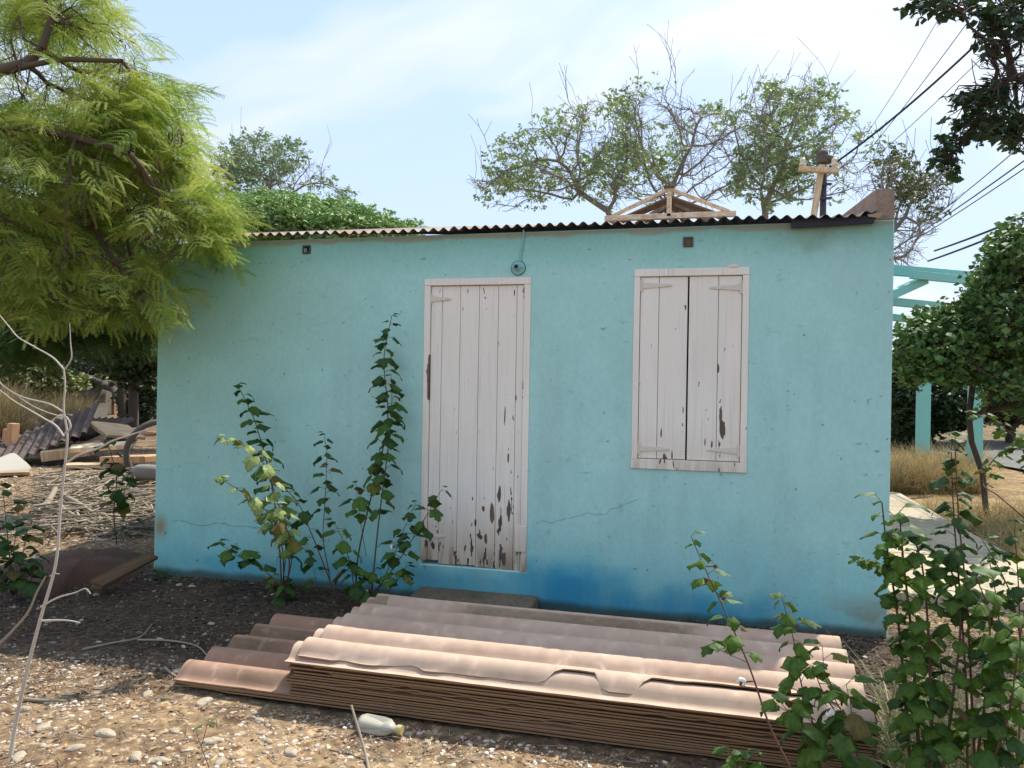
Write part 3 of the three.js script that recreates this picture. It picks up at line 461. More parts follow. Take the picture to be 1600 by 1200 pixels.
stick('fallen_branch', 'pale crooked twig on the sunny gravel at far left', 'branch', gpoly([[38, 1096], [62, 1098], [105, 1099]]), 0.010, 0.005, barkPale);
stick('fallen_branch', 'pale stick pointing up out of the gravel beside the white plastic bottle', 'branch', [pg(577, 1205), pg(577, 1205).lerp(pz(565, 1150, 2.2), 0.5), pz(549, 1102, 2.18)].map((p, i) => p), 0.007, 0.005, barkPale);
stick('fallen_branch', 'small pale twig at the near corner of the low pile', 'branch', gpoly([[258, 1047], [275, 1060], [292, 1064]]), 0.008, 0.004, barkPale);
{ // crushed white plastic bottle
  const p = pg(590, 1146), o = thing('plastic_bottle', 'crushed white plastic bottle lying on the ground in front of the sheet piles', 'bottle', [p.x, p.y + 0.035, p.z]); o.rotation.y = -0.1;
  const g = new THREE.LatheGeometry([[0, -0.085], [0.04, -0.085], [0.046, -0.07], [0.047, 0.02], [0.044, 0.05], [0.024, 0.075], [0.017, 0.08], [0.017, 0.1]].map((a) => new THREE.Vector2(...a)), 28); g.rotateZ(-Math.PI / 2);
  const q = g.attributes.position; for (let i = 0; i < q.count; i++) { const x = q.getX(i), y = q.getY(i), z = q.getZ(i); const dent = (y + z) > 0.008 ? 1.15 * sstep(0.085, 0.0, Math.abs(x + 0.01)) : 0; q.setXYZ(i, x, y * (1 - dent * 0.85) * 0.8 + 0.006 * (fbm3(x * 40, y * 40, z * 40, 2) - 0.5), z * (1 - (z > 0 ? dent * 0.6 : 0)) + 0.008 * (fbm3(x * 50, 4, z * 50, 2) - 0.5)); } g.computeVertexNormals();
  mesh('body', g, new THREE.MeshPhysicalMaterial({ color: 0xbab4a2, roughness: 0.45, transmission: 0.3, thickness: 0, side: THREE.DoubleSide }), o);
  const cap = new THREE.CylinderGeometry(0.02, 0.02, 0.022, 18); cap.rotateZ(Math.PI / 2); mesh('cap', cap, std(0xb7a56d, 0.5), o, [0.11, 0, 0]);
}
// ------------------------------------------------------------------ plants with single leaves
function leafGeo(droop, fold, lobes, seed) { // petiole leaves the stem along +x, the blade hangs from its end
  const pos = [], idx = [], nt = 8, nw = 6, pl = 0.55, pe = V(pl, 0.16, 0), steps = [];
  let ang = -0.35, x = pe.x, y = pe.y;
  for (let i = 0; i <= nt; i++) { steps.push([x, y, ang]); ang -= droop / nt; x += Math.cos(ang) / nt; y += Math.sin(ang) / nt; }
  for (let i = 0; i <= nt; i++) { const t = i / nt; let w = 0.5 * Math.pow(Math.sin(Math.PI * Math.min(1, 0.2 + t * 0.8)), 0.9) * (1 - 0.45 * t * t); if (lobes) w *= 1 + 0.3 * Math.cos((t - 0.36) * 13) * sstep(0.1, 0.3, t); if (t > 0.98) w = 0.006; const [sx, sy, sa] = steps[i]; for (let j = 0; j <= nw; j++) { const k = (j / nw) * 2 - 1, bk = (1 - t) * Math.abs(k) * 0.2, f = -fold * Math.pow(Math.abs(k), 1.4) * w + 0.035 * Math.sin(k * 5 + t * 8 + seed) + 0.03 * Math.sin(t * 15 + seed * 2) * Math.abs(k), ed = Math.abs(k) > 0.9 ? 1 + 0.07 * Math.sin(i * 2.7 + seed) : 1; pos.push(sx - bk + Math.sin(sa) * f, sy + Math.cos(sa) * f, k * w * ed); } }
  for (let i = 0; i < nt; i++) for (let j = 0; j < nw; j++) { const a = i * (nw + 1) + j, b = a + nw + 1; idx.push(a, b, a + 1, b, b + 1, a + 1); }
  const g = build(pos, idx), c = new THREE.CylinderGeometry(0.014, 0.018, pe.length(), 4, 1, true); c.rotateZ(-Math.PI / 2 + Math.atan2(pe.y, pe.x)); c.translate(pe.x / 2, pe.y / 2, 0); c.deleteAttribute('uv');
  const m = mergeGeometries([g, c]), uv = [], p = m.attributes.position; for (let i = 0; i < p.count; i++) { const r = Math.floor(i / (nw + 1)), k = i % (nw + 1); uv.push(i < (nt + 1) * (nw + 1) ? k / nw : 0.5, i < (nt + 1) * (nw + 1) ? r / nt : 0); } m.setAttribute('uv', new THREE.Float32BufferAttribute(uv, 2)); return m;
}
const veinMap = tex(128, 128, (u, v) => { const k = Math.abs(u - 0.5) * 2; let d = sstep(0.05, 0.0, k); const q = ((v * 5 - k * 1.6) % 1 + 1) % 1; d = Math.max(d, sstep(0.1, 0.0, Math.min(q, 1 - q)) * 0.5); const n = 0.78 + 0.4 * fbm(u * 7, v * 7, 3, 4), e = 1 - 0.25 * sstep(0.8, 1, k); return mix3([212 * n * e, 218 * n * e, 190 * n * e], [250, 252, 215], d * 0.6); });
const leafGeos = [leafGeo(1.0, 0.35, false, 1), leafGeo(0.7, 0.5, true, 2.3), leafGeo(1.3, 0.25, true, 3.9), leafGeo(1.1, 0.75, false, 5.1)];
const lm = (c, t, r) => leafMat(c, t, r, { map: veinMap, specularIntensity: 0.3 });
const greenMats = [lm(C3(0.10, 0.19, 0.045), 0.42, 0.6), lm(C3(0.15, 0.26, 0.05), 0.48, 0.6), lm(C3(0.07, 0.135, 0.045), 0.38, 0.6)], sunlitMats = [lm(C3(0.38, 0.45, 0.20), 0.3, 0.5), lm(C3(0.26, 0.35, 0.11), 0.35, 0.5)], sickMats = [lm(C3(0.24, 0.23, 0.05), 0.4, 0.7), lm(C3(0.20, 0.15, 0.06), 0.35, 0.8)];  // the lighter pair has sunlight painted into the leaf colour
const stemMat = std(0x5c4538, 0.9), stemRed = std(0x6b4a3e, 0.9), woolMat = std(0xe6ddd2, 1), huskMat = std(0x5e4336, 0.95);
const woolGeo = (() => { const r = rng(4), g = []; for (let k = 0; k < 5; k++) { const q = stoneGeo(k + 30, 1); q.scale(0.5, 0.75, 0.5); q.translate((r() - 0.5) * 0.7, (r() - 0.5) * 0.8, (r() - 0.5) * 0.7); g.push(q); } return mergeGeometries(g); })();
const huskGeo = (() => { const g = []; for (let k = 0; k < 4; k++) { const q = new THREE.SphereGeometry(0.6, 6, 5, 0, 1.4, 0.3, 1.8); q.scale(1, 1.2, 1); q.rotateY(k * 1.57); q.rotateZ(0.25); g.push(q); } return mergeGeometries(g); })();
let plantSeed = 200;
function plant(name, label, cat, base, stems, o = {}) {
  const t = thing(name, label, cat, base, o.group), r = rng(plantSeed++); const b = base.clone();
  for (const s of stems) {
    const pts = s.p.map(([u, v, z]) => (u instanceof THREE.Vector3 ? u : pz(u, v, z)).clone().sub(b)), c = new THREE.CatmullRomCurve3(pts, false, 'centripetal'), L = c.getLength();
    mesh('stem', tube(pts, (s.r || 0.007) * 0.78, (s.r || 0.007) * 0.3, pts.length * 5, 6), o.stem || stemMat, t);
    let a = r() * 6.28; const n = Math.round((s.n || 0) * (o.more || 1)), from = s.from || 0;
    for (let k = 0; k < n; k++) {
      const q = from + (1 - from) * (k + 0.4 + r() * 0.4) / n, p = c.getPointAt(Math.min(1, q)), d = c.getTangentAt(Math.min(1, q)); a += 2.4 + (r() - 0.5) * 0.6;
      const sz = (s.size || 0.07) * (o.big || 1.45) * (0.65 + 0.6 * r()) * (1 - 0.35 * sstep(0.8, 1, q)), v = r(); const mats = s.mats || o.mats || greenMats;
      const mat = v < (o.sick || 0.05) ? sickMats[k % 2] : mats[Math.floor(r() * mats.length)];
      const m = mesh('leaf', leafGeos[Math.floor(r() * 4)], mat, t, p, null); m.scale.setScalar(sz); m.quaternion.copy(qEuler((r() - 0.5) * 0.5, a, 0.05 + (r() - 0.5) * 0.8));
    }
    if (n) { const m = mesh('leaf', leafGeos[0], (s.mats || o.mats || greenMats)[0], t, c.getPointAt(1)); m.scale.setScalar((s.size || 0.07) * 0.9); m.quaternion.copy(qEuler(0, a + 1, 0.6)); }
    for (const [q, wool] of s.pods || []) { const p = c.getPointAt(q), off = V((r() - 0.5) * 0.1, 0.01, 0.03 + r() * 0.03); mesh('stalk', tube([p, p.clone().add(off)], 0.003, 0.003, 2, 4), o.stem || stemMat, t); const h = mesh('seed_pod', huskGeo, huskMat, t, p.clone().add(off)); h.scale.setScalar(wool ? 0.02 : 0.014); h.rotation.set(r() * 3, r() * 3, 0); if (wool) { const w = mesh('wool', woolGeo, woolMat, h); w.position.y = 0.2; w.scale.setScalar(1.0); } }
  }
  return t;
}
// left shrub against the wall, its left arms leaning out into the sun
plant('wild_cotton_shrub', 'leafy shrub with sunlit left arms growing against the left part of the turquoise wall', 'shrub', pz(438, 945, 0.34).setY(0), [
  { p: [[440, 925, 0.32], [437, 860, 0.34], [425, 760, 0.32], [408, 690, 0.26], [395, 650, 0.22], [372, 603, 0.2]], r: 0.009, n: 17, from: 0.45, size: 0.062, mats: [greenMats[2], greenMats[0]], pods: [[0.62, 0], [0.7, 0]] },
  { p: [[444, 925, 0.36], [440, 850, 0.75], [418, 800, 1.2], [380, 770, 1.42], [345, 748, 1.5]], r: 0.007, n: 15, from: 0.5, size: 0.056, mats: sunlitMats },
  { p: [[441, 920, 0.38], [446, 850, 0.75], [430, 770, 1.15], [405, 715, 1.35], [370, 690, 1.42], [338, 684, 1.44]], r: 0.006, n: 18, from: 0.55, size: 0.05, mats: sunlitMats },
  { p: [[446, 920, 0.4], [456, 870, 0.8], [448, 825, 1.25], [430, 790, 1.5]], r: 0.006, n: 9, from: 0.4, size: 0.055, mats: sunlitMats },
  { p: [[440, 918, 0.32], [415, 893, 0.34], [375, 870, 0.36], [340, 848, 0.36]], r: 0.005, n: 8, from: 0.35, size: 0.065 },
  { p: [[446, 922, 0.3], [452, 880, 0.3], [442, 840, 0.3], [430, 815, 0.3]], r: 0.008, n: 6, from: 0.4, size: 0.06, mats: [greenMats[2]] },
  { p: [[436, 935, 0.4], [432, 915, 0.42], [425, 900, 0.44]], r: 0.004, n: 6, from: 0.1, size: 0.05 }, { p: [[444, 935, 0.4], [450, 918, 0.42], [452, 905, 0.44]], r: 0.004, n: 6, from: 0.1, size: 0.05 },
], { more: 1.4, big: 1.75, sick: 0.1 });
plant('wild_cotton_shrub', 'tall many-stemmed leafy shrub between the door and the left shrub', 'shrub', pz(560, 955, 0.3).setY(0), [
  { p: [[556, 940, 0.3], [558, 880, 0.28], [574, 800, 0.24], [592, 730, 0.2], [606, 650, 0.18], [600, 560, 0.16], [612, 494, 0.14]], r: 0.009, n: 30, from: 0.4, size: 0.054, mats: [greenMats[2], greenMats[0]], pods: [[0.5, 0]] },
  { p: [[580, 930, 0.32], [588, 850, 0.3], [596, 780, 0.28], [604, 720, 0.24], [612, 640, 0.22], [612, 590, 0.2]], r: 0.008, n: 16, from: 0.35, size: 0.056, mats: [greenMats[2], greenMats[0]] },
  { p: [[572, 870, 0.26], [560, 790, 0.25], [556, 755, 0.26]], r: 0.003, n: 5, from: 0.5, size: 0.055 },
  { p: [[516, 905, 0.28], [505, 840, 0.26], [508, 780, 0.24], [510, 700, 0.22], [506, 678, 0.2]], r: 0.005, n: 14, from: 0.45, size: 0.044, mats: [greenMats[2], greenMats[0]] },
  { p: [[528, 940, 0.3], [505, 880, 0.3], [485, 830, 0.28], [465, 785, 0.26], [437, 755, 0.24]], r: 0.007, n: 7, from: 0.4, size: 0.06, pods: [[0.9, 0]] },
  { p: [[555, 930, 0.4], [548, 885, 0.42], [538, 850, 0.44], [522, 815, 0.44]], r: 0.005, n: 9, from: 0.2, size: 0.062 },
  { p: [[585, 925, 0.36], [620, 880, 0.38], [655, 825, 0.4], [690, 765, 0.4]], r: 0.006, n: 11, from: 0.35, size: 0.056, mats: [greenMats[2], greenMats[0]] },
  { p: [[590, 925, 0.32], [615, 870, 0.3], [632, 825, 0.28], [650, 785, 0.28]], r: 0.005, n: 9, from: 0.3, size: 0.05, mats: [greenMats[2], greenMats[0]], pods: [[0.5, 1]] },
  { p: [[590, 935, 0.36], [615, 915, 0.4], [635, 885, 0.42]], r: 0.004, n: 6, from: 0.5, size: 0.058 },
  { p: [[550, 935, 0.4], [556, 905, 0.44], [552, 880, 0.46]], r: 0.004, n: 5, from: 0.1, size: 0.05 }, { p: [[575, 940, 0.38], [578, 910, 0.4], [586, 890, 0.4]], r: 0.004, n: 5, from: 0.2, size: 0.05, pods: [[0.3, 1]] },
  { p: [[500, 935, 0.3], [490, 890, 0.3], [480, 855, 0.3]], r: 0.003, n: 4, from: 0.3, size: 0.055 },
], { more: 1.35, big: 1.8, sick: 0.07 });
plant('weed', 'small green weed at the left foot of the turquoise wall', 'weed', pg(245, 925), [{ p: [[248, 925, 0.1], [252, 905, 0.12], [240, 888, 0.14]], r: 0.003, n: 6, from: 0.1, size: 0.06, mats: greenMats }, { p: [[250, 925, 0.12], [265, 915, 0.16], [270, 905, 0.18]], r: 0.003, n: 5, from: 0.1, size: 0.05, mats: greenMats }]);
plant('seedling', 'tiny green seedling sprouting from the sunny gravel in front of the low pile', 'seedling', pg(322, 1150), [{ p: [[327, 1200, 2.62], [312, 1160, 2.6], [306, 1140, 2.6]], r: 0.003 }, { p: [[315, 1165, 2.6], [322, 1140, 2.6], [325, 1130, 2.6]], r: 0.0025, n: 2, from: 0.8, size: 0.028, mats: [greenMats[1]] }]);
// sprigs in front of the right end of the piles
const lush = [greenMats[0], greenMats[1], greenMats[1], lm(C3(0.13, 0.23, 0.03), 0.5, 0.55)];
plant('wild_cotton_sprig', 'single tall reddish sprig with seed pods rising left of the others before the pile', 'sprig', pz(1232, 1190, 2.3).setY(0), [
  { p: [[1235, 1200, 2.3], [1205, 1140, 2.25], [1170, 1040, 2.2], [1135, 960, 2.15], [1100, 885, 2.1], [1080, 838, 2.08]], r: 0.006, n: 15, from: 0.45, size: 0.058, mats: lush, pods: [[0.72, 0], [0.8, 0], [0.35, 1], [0.86, 0]] },
  { p: [[1168, 1035, 2.2], [1145, 1025, 2.22], [1115, 1012, 2.24]], r: 0.0025, n: 2, from: 0.85, size: 0.07, mats: lush },
], { big: 1.15, more: 1.1, stem: stemRed, sick: 0.08 });
plant('wild_cotton_sprig', 'leafy green sprig with white wool pods before the right end of the pile', 'sprig', pz(1290, 1198, 2.35).setY(0), [
  { p: [[1300, 1215, 2.35], [1270, 1130, 2.3], [1250, 1060, 2.25], [1240, 1000, 2.2], [1222, 935, 2.18]], r: 0.005, n: 22, from: 0.2, size: 0.066, mats: lush, pods: [[0.85, 0]] },
  { p: [[1340, 1215, 2.4], [1315, 1130, 2.35], [1285, 1080, 2.3], [1270, 1040, 2.25]], r: 0.005, n: 6, from: 0.5, size: 0.06, mats: lush, pods: [[0.75, 1]] },
  { p: [[1350, 1215, 2.4], [1318, 1120, 2.38], [1290, 1060, 2.35], [1285, 1010, 2.3]], r: 0.004, n: 9, from: 0.3, size: 0.06, mats: lush, pods: [[0.5, 1], [0.3, 1]] },
  { p: [[1290, 1210, 2.4], [1250, 1140, 2.42], [1215, 1090, 2.42]], r: 0.004, n: 12, from: 0.25, size: 0.07, mats: lush },
  { p: [[1320, 1200, 2.5], [1330, 1110, 2.5], [1322, 1070, 2.5]], r: 0.004, n: 6, from: 0.3, size: 0.085, mats: lush }, { p: [[1330, 1215, 2.5], [1310, 1180, 2.5], [1290, 1165, 2.5]], r: 0.004, n: 6, from: 0.2, size: 0.07, mats: lush },
], { big: 1.15, more: 1.1, stem: stemRed, sick: 0.06 });
plant('weed', 'low green leafy weed at the bottom edge in front of the pile', 'weed', py(1160, 1200, 0), [{ p: [[1160, 1225, 2.42], [1150, 1195, 2.42], [1140, 1178, 2.42]], r: 0.003, n: 8, from: 0.1, size: 0.05, mats: lush }, { p: [[1170, 1225, 2.42], [1175, 1190, 2.42], [1165, 1180, 2.42]], r: 0.003, n: 7, from: 0.1, size: 0.05, mats: lush }]);
const shade = [greenMats[0], greenMats[2], greenMats[1], lush[3], greenMats[1]];
plant('wild_cotton_shrub', 'dense dark leafy shrub at the lower right beside the end of the pile', 'shrub', pz(1440, 1215, 2.45).setY(0), [
  { p: [[1425, 1230, 2.4], [1415, 1100, 2.38], [1402, 960, 2.35], [1385, 850, 2.32], [1378, 785, 2.3]], r: 0.008, n: 26, from: 0.1, size: 0.075, mats: shade },
  { p: [[1440, 1230, 2.5], [1432, 1120, 2.46], [1425, 1000, 2.42], [1412, 880, 2.4], [1405, 800, 2.38]], r: 0.008, n: 28, from: 0.1, size: 0.085, mats: shade },
  { p: [[1455, 1230, 2.55], [1455, 1110, 2.5], [1450, 980, 2.45], [1440, 880, 2.42], [1430, 845, 2.42]], r: 0.008, n: 26, from: 0.1, size: 0.09, mats: shade },
  { p: [[1400, 900, 2.35], [1365, 880, 2.36], [1340, 875, 2.36]], r: 0.004, n: 7, from: 0.4, size: 0.055, mats: shade },
  { p: [[1470, 1230, 2.55], [1490, 1080, 2.5], [1500, 960, 2.45], [1480, 880, 2.4], [1445, 850, 2.4]], r: 0.007, n: 20, from: 0.15, size: 0.09, mats: shade },
], { big: 0.82, more: 1.55, sick: 0.02 });
plant('wild_cotton_shrub', 'pair of tall thin dark stems with large leaves in front of the slab path', 'shrub', pz(1520, 1215, 2.5).setY(0), [
  { p: [[1512, 1230, 2.45], [1510, 1080, 2.4], [1500, 930, 2.35], [1490, 800, 2.32], [1486, 700, 2.3]], r: 0.006, n: 11, from: 0.5, size: 0.075, mats: [greenMats[2]] },
  { p: [[1525, 1230, 2.45], [1518, 1080, 2.42], [1510, 930, 2.4], [1498, 810, 2.38], [1492, 690, 2.36]], r: 0.006, n: 13, from: 0.5, size: 0.08, mats: [greenMats[2]] },
  { p: [[1525, 1200, 2.5], [1540, 1080, 2.5], [1545, 960, 2.5], [1525, 900, 2.5]], r: 0.006, n: 20, from: 0.1, size: 0.095, mats: shade },
  { p: [[1535, 1230, 2.6], [1575, 1120, 2.6], [1590, 1020, 2.6], [1600, 960, 2.6]], r: 0.006, n: 20, from: 0.1, size: 0.095, mats: shade },
], { big: 0.82, more: 1.55, stem: stemRed, sick: 0.03 });
plant('wild_cotton_shrub', 'slender dark-leaved shrub at the right edge over the dry yellow grass', 'shrub', pz(1590, 1215, 2.3).setY(0), [
  { p: [[1590, 1230, 2.3], [1594, 1080, 2.25], [1592, 930, 2.2], [1585, 825, 2.2]], r: 0.005, n: 18, from: 0.3, size: 0.065, mats: shade },
  { p: [[1575, 1230, 2.2], [1562, 1080, 2.2], [1560, 960, 2.2], [1545, 870, 2.2]], r: 0.005, n: 16, from: 0.3, size: 0.065, mats: shade },
  { p: [[1595, 1000, 2.25], [1580, 930, 2.25], [1545, 860, 2.25], [1535, 845, 2.25]], r: 0.004, n: 10, from: 0.3, size: 0.055, mats: shade },
  { p: [[1625, 830, 2.2], [1560, 775, 2.1], [1536, 755, 2.0], [1555, 715, 2.0], [1610, 690, 2.0]], r: 0.004, n: 9, from: 0.5, size: 0.05, mats: shade },
  { p: [[1630, 800, 2.0], [1590, 690, 2.0], [1540, 650, 2.0], [1515, 650, 2.0]], r: 0.004, n: 18, from: 0.2, size: 0.05, mats: shade },
], { big: 0.82, more: 1.55, stem: stemRed, sick: 0.04 });
// left side plants
plant('wild_cotton_shrub', 'dark single-stemmed shrub standing against the sunlit brush left of the house', 'shrub', pz(180, 850, -0.6).setY(0), [
  { p: [[182, 850, -0.6], [178, 800, -0.6], [182, 745, -0.6], [166, 685, -0.6]], r: 0.008, n: 16, from: 0.3, size: 0.085, mats: [greenMats[2]] }, { p: [[180, 800, -0.6], [200, 755, -0.6], [205, 742, -0.6]], r: 0.005, n: 7, from: 0.2, size: 0.08, mats: [greenMats[2], greenMats[0]] }, { p: [[190, 850, -0.6], [205, 815, -0.6], [198, 775, -0.6]], r: 0.005, n: 4, from: 0.3, size: 0.06, mats: [greenMats[2]] }], {});
plant('wild_cotton_shrub', 'dark leafy shrub at the left edge beside the reddish board', 'shrub', pz(20, 930, 0.9).setY(0), [
  { p: [[20, 935, 0.9], [15, 870, 0.9], [8, 800, 0.9], [4, 755, 0.9]], r: 0.007, n: 16, from: 0.1, size: 0.075, mats: [greenMats[2]] }, { p: [[25, 935, 0.9], [35, 870, 0.9], [45, 815, 0.9]], r: 0.006, n: 16, from: 0.1, size: 0.075, mats: [greenMats[2], greenMats[0]] }, { p: [[15, 935, 1.0], [-5, 880, 1.0], [-15, 820, 1.0]], r: 0.006, n: 14, from: 0.1, size: 0.08, mats: [greenMats[2]] }, { p: [[30, 935, 0.9], [50, 900, 0.9], [58, 860, 0.9]], r: 0.005, n: 10, from: 0.1, size: 0.07, mats: [greenMats[2]] }, { p: [[20, 870, 0.7], [28, 810, 0.5], [32, 780, 0.5]], r: 0.005, n: 9, from: 0.4, size: 0.06, mats: [leafMat(C3(0.22, 0.27, 0.16), 0.3, 0.6)] }], {});
{ // bare white sapling in front
  const base = pz(14, 1215, 2.75).setY(0), o = thing('bare_sapling', 'bare whitish sapling with crooked leafless side branches at the left front', 'sapling', base), S = (pts, r0, r1, name = 'branch') => mesh(name, tube(pts.map(([u, v, z]) => pz(u, v, z === undefined ? 2.7 : z).sub(base).add(V((hash(Math.round(u * 7), Math.round(v * 3), 1) - 0.5) * 0.012, 0, 0))), r0 * 0.88, r1 * 0.85, pts.length * 8, 8), sap, o);
  const sap = std(0xb5aa9d, 0.85, { bumpMap: woodBump, bumpScale: 0.002 });
  S([[8, 1260, 2.75], [22, 1150], [40, 1050], [62, 965], [86, 880], [96, 800], [100, 740], [104, 680], [101, 640], [103, 600], [101, 577]], 0.0098, 0.0038, 'trunk');
  S([[101, 577], [85, 560], [55, 542], [28, 526], [14, 512], [0, 493], [-20, 470]], 0.0042, 0.002); S([[102, 577], [110, 560], [112, 535], [108, 505]], 0.0034, 0.0015);
  S([[101, 645], [80, 632], [40, 622], [15, 610], [-10, 590]], 0.0042, 0.002); S([[100, 682], [88, 665], [70, 655], [45, 640], [20, 625], [-8, 603]], 0.005, 0.002); S([[101, 652], [75, 645], [48, 633], [10, 605]], 0.003, 0.0015);
  S([[104, 678], [110, 668], [108, 657], [103, 651]], 0.005, 0.004); S([[103, 722], [125, 710], [155, 700], [175, 690], [205, 680], [243, 668]], 0.006, 0.0025, 'branch');
  S([[62, 948], [90, 934], [120, 926], [135, 920], [143, 928]], 0.005, 0.002); S([[65, 970], [95, 969], [110, 970], [126, 973]], 0.005, 0.003); S([[76, 900], [84, 896], [92, 897]], 0.003, 0.002);
}
stick('dead_sapling', 'thin grey leafless stem leaning behind the white sapling at lower left', 'stem', [[-10, 1015], [20, 985], [45, 955], [58, 925], [72, 900]].map(([u, v]) => pz(u, v, 2.3)), 0.008, 0.004, barkPale);

// ------------------------------------------------------------------ debris left of the house
function slab(name, label, cat, a, b, w, h, mat, roll = 0, group) { const c = a.clone().add(b).multiplyScalar(0.5), up = V(0, 1, 0).applyAxisAngle(b.clone().sub(a).normalize(), roll), g = beam(a.clone().sub(c), b.clone().sub(c), w, h, up), p = g.attributes.position; for (let i = 0; i < p.count; i++) { const n = (fbm(p.getX(i) * 4 + c.x, p.getY(i) * 4, p.getZ(i) * 4, 2) - 0.5) * h * 0.3; p.setY(i, p.getY(i) + n); } g.computeVertexNormals(); const m = mesh(name, worldUV(g, 'x', 'z', 0.8), mat); m.position.copy(c); return tag(m, label, cat, group); }
function corr(name, label, p, w, l, rot, mat, pitch = 0.18, amp = 0.04, curve = 0) { const nx = Math.round(w / pitch * 8), nz = 8, pos = [], uv = [], idx = [], nv = (nx + 1) * (nz + 1); for (let t = 0; t < 2; t++) for (let j = 0; j <= nz; j++) for (let i = 0; i <= nx; i++) { const x = (i / nx - 0.5) * w, z = (j / nz - 0.5) * l; pos.push(x, amp * Math.cos(x / pitch * 6.283) - t * 0.012 + curve * (0.25 - Math.pow(i / nx - 0.5, 2)), z); uv.push(x, z); } for (let j = 0; j < nz; j++) for (let i = 0; i < nx; i++) { const a = j * (nx + 1) + i, b = a + nx + 1; idx.push(a, b, a + 1, a + 1, b, b + 1, a + nv, a + 1 + nv, b + nv, a + 1 + nv, b + 1 + nv, b + nv); } for (let i = 0; i < nx; i++) { idx.push(i, i + 1, i + nv, i + 1, i + 1 + nv, i + nv); const q = nz * (nx + 1) + i; idx.push(q, q + nv, q + 1, q + 1, q + nv, q + 1 + nv); } const m = mesh(name, build(pos, idx, uv), mat, null, p, rot); return tag(m, label, 'metal sheet'); }
{
  const pale = std(0xcbbda6, 0.85, { map: grain }), weath = std(0xa79a88, 0.9, { map: grain }), tan = std(0xc9a98a, 0.9, { map: grain }), sheetM = std(0xa99c90, 0.75, { map: rustMap, side: THREE.DoubleSide }), whiteM = std(0x99958c, 0.8, { side: THREE.DoubleSide });
  const at = (u, v, dy) => { const p = pg(u, v); p.y += dy; return p; };
  const c1 = at(60, 722, 0.42); corr('corrugated_sheet', 'dark corrugated metal sheet leaning low on the rubble at far left', c1, 1.9, 1.6, [0.35, 0.6, 0.24], sheetM);
  const c2 = at(118, 715, 0.55); corr('corrugated_sheet', 'wavy-edged corrugated metal sheet on top of the middle of the rubble heap', c2, 1.7, 1.2, [0.28, -0.05, 0.05], sheetM, 0.16, 0.05);
  const c3 = at(28, 705, 0.3); corr('corrugated_sheet', 'rusty pink corrugated metal sheet lying flat behind the stakes', c3, 1.3, 1.0, [0.15, 0.5, 0], std(0xb58a72, 0.85, { map: rustMap, side: THREE.DoubleSide }), 0.15, 0.03);
  const c4 = at(-4, 740, 0.0); corr('curved_sheet', 'curved white metal sheet lying at the left edge of the rubble', c4, 0.6, 0.8, [0.15, 0.3, -0.15], whiteM, 0.3, 0.015, 0.9);
  slab('board', 'long pale board sloping up across the front of the rubble heap', 'board', at(62, 712, 0.4), at(106, 706, 0.75), 0.35, 0.07, pale); slab('board', 'wide cream board lying in the middle of the rubble heap', 'board', at(76, 726, 0.2), at(150, 726, 0.3), 0.7, 0.16, pale, 0.1);
  slab('board', 'flat pale plank lying on the ground in front of the rubble heap', 'board', at(102, 733, 0.06), at(175, 732, 0.06), 0.4, 0.06, pale); slab('board', 'thin weathered plank alone on the ground at left', 'board', at(-5, 745, 0.05), at(45, 743, 0.05), 0.3, 0.05, weath);
  slab('board', 'white broad board behind the dark shrub next to the house', 'board', at(165, 716, 0.35), at(215, 716, 0.4), 0.9, 0.06, std(0xd9d4c8, 0.8, { map: grain }), 0.35); slab('board', 'pinkish plank against the house side of the rubble', 'board', at(180, 730, 0.15), at(250, 735, 0.2), 0.6, 0.1, tan); slab('board', 'dark plank along the back of the rubble heap', 'board', at(55, 700, 0.35), at(150, 700, 0.45), 0.3, 0.12, std(0x756c63, 0.9, { map: grain }));
  slab('board', 'reddish plank at the back of the rubble near the house', 'board', at(180, 703, 0.4), at(230, 706, 0.35), 0.5, 0.06, std(0xae8468, 0.9, { map: grain }));
  slab('board', 'cream board propped across the heap just left of the tyre', 'board', at(148, 724, 0.62), at(212, 716, 0.5), 0.5, 0.06, pale, 0.5); slab('board', 'long white batten lying along the front foot of the rubble heap', 'board', at(110, 729, 0.3), at(205, 727, 0.36), 0.25, 0.08, std(0xe4ddcf, 0.8, { map: grain }), 0.2); slab('board', 'short light board leaning up on the back of the heap beside the broken slab', 'board', at(150, 706, 0.5), at(163, 690, 0.9), 0.25, 0.06, pale);
  for (const [u, v0, v1, w, l] of [[16, 719, 671, 0.17, 'right taller one of two short pale stakes by the rubble'], [8, 717, 678, 0.12, 'left shorter one of two short pale stakes by the rubble']]) { const b = pg(u, v0), t = b.clone(); t.y += (v0 - v1) / 1201 * b.distanceTo(camera.position); slab('stake', l, 'stake', b.clone().add(V(0, -0.1, 0)), t.add(V(0.06, 0, 0)), w, 0.12, tan); }
  { const b = pg(145, 692), g = stoneGeo(40, 2); g.scale(0.24, 0.62, 0.14); const m = mesh('broken_slab', g, std(0xbba792, 0.95, { bumpMap: plasterBump, bumpScale: 0.02 }), null, b.clone().add(V(0, 0.28, 0)), [0.2, 0, 0.35]); tag(m, 'upright broken tan concrete slab standing behind the rubble heap', 'slab'); }
  { const b = pg(229, 737), m = mesh('worn_tyre', new THREE.TorusGeometry(0.5, 0.05, 10, 30), std(0x55524c, 0.95), null, b.clone().add(V(0.25, 0.34, 0)), [0.3, 0.9, 0]); tag(m, 'grey worn tyre standing on edge at the house corner', 'tyre'); const n = mesh('worn_tyre', new THREE.TorusGeometry(0.42, 0.11, 10, 26), std(0x807b73, 0.95), null, pg(238, 757).add(V(0.3, 0.13, 0)), [Math.PI / 2 - 0.25, 0, 0]); tag(n, 'grey worn tyre lying flat on the ground by the house corner', 'tyre'); }
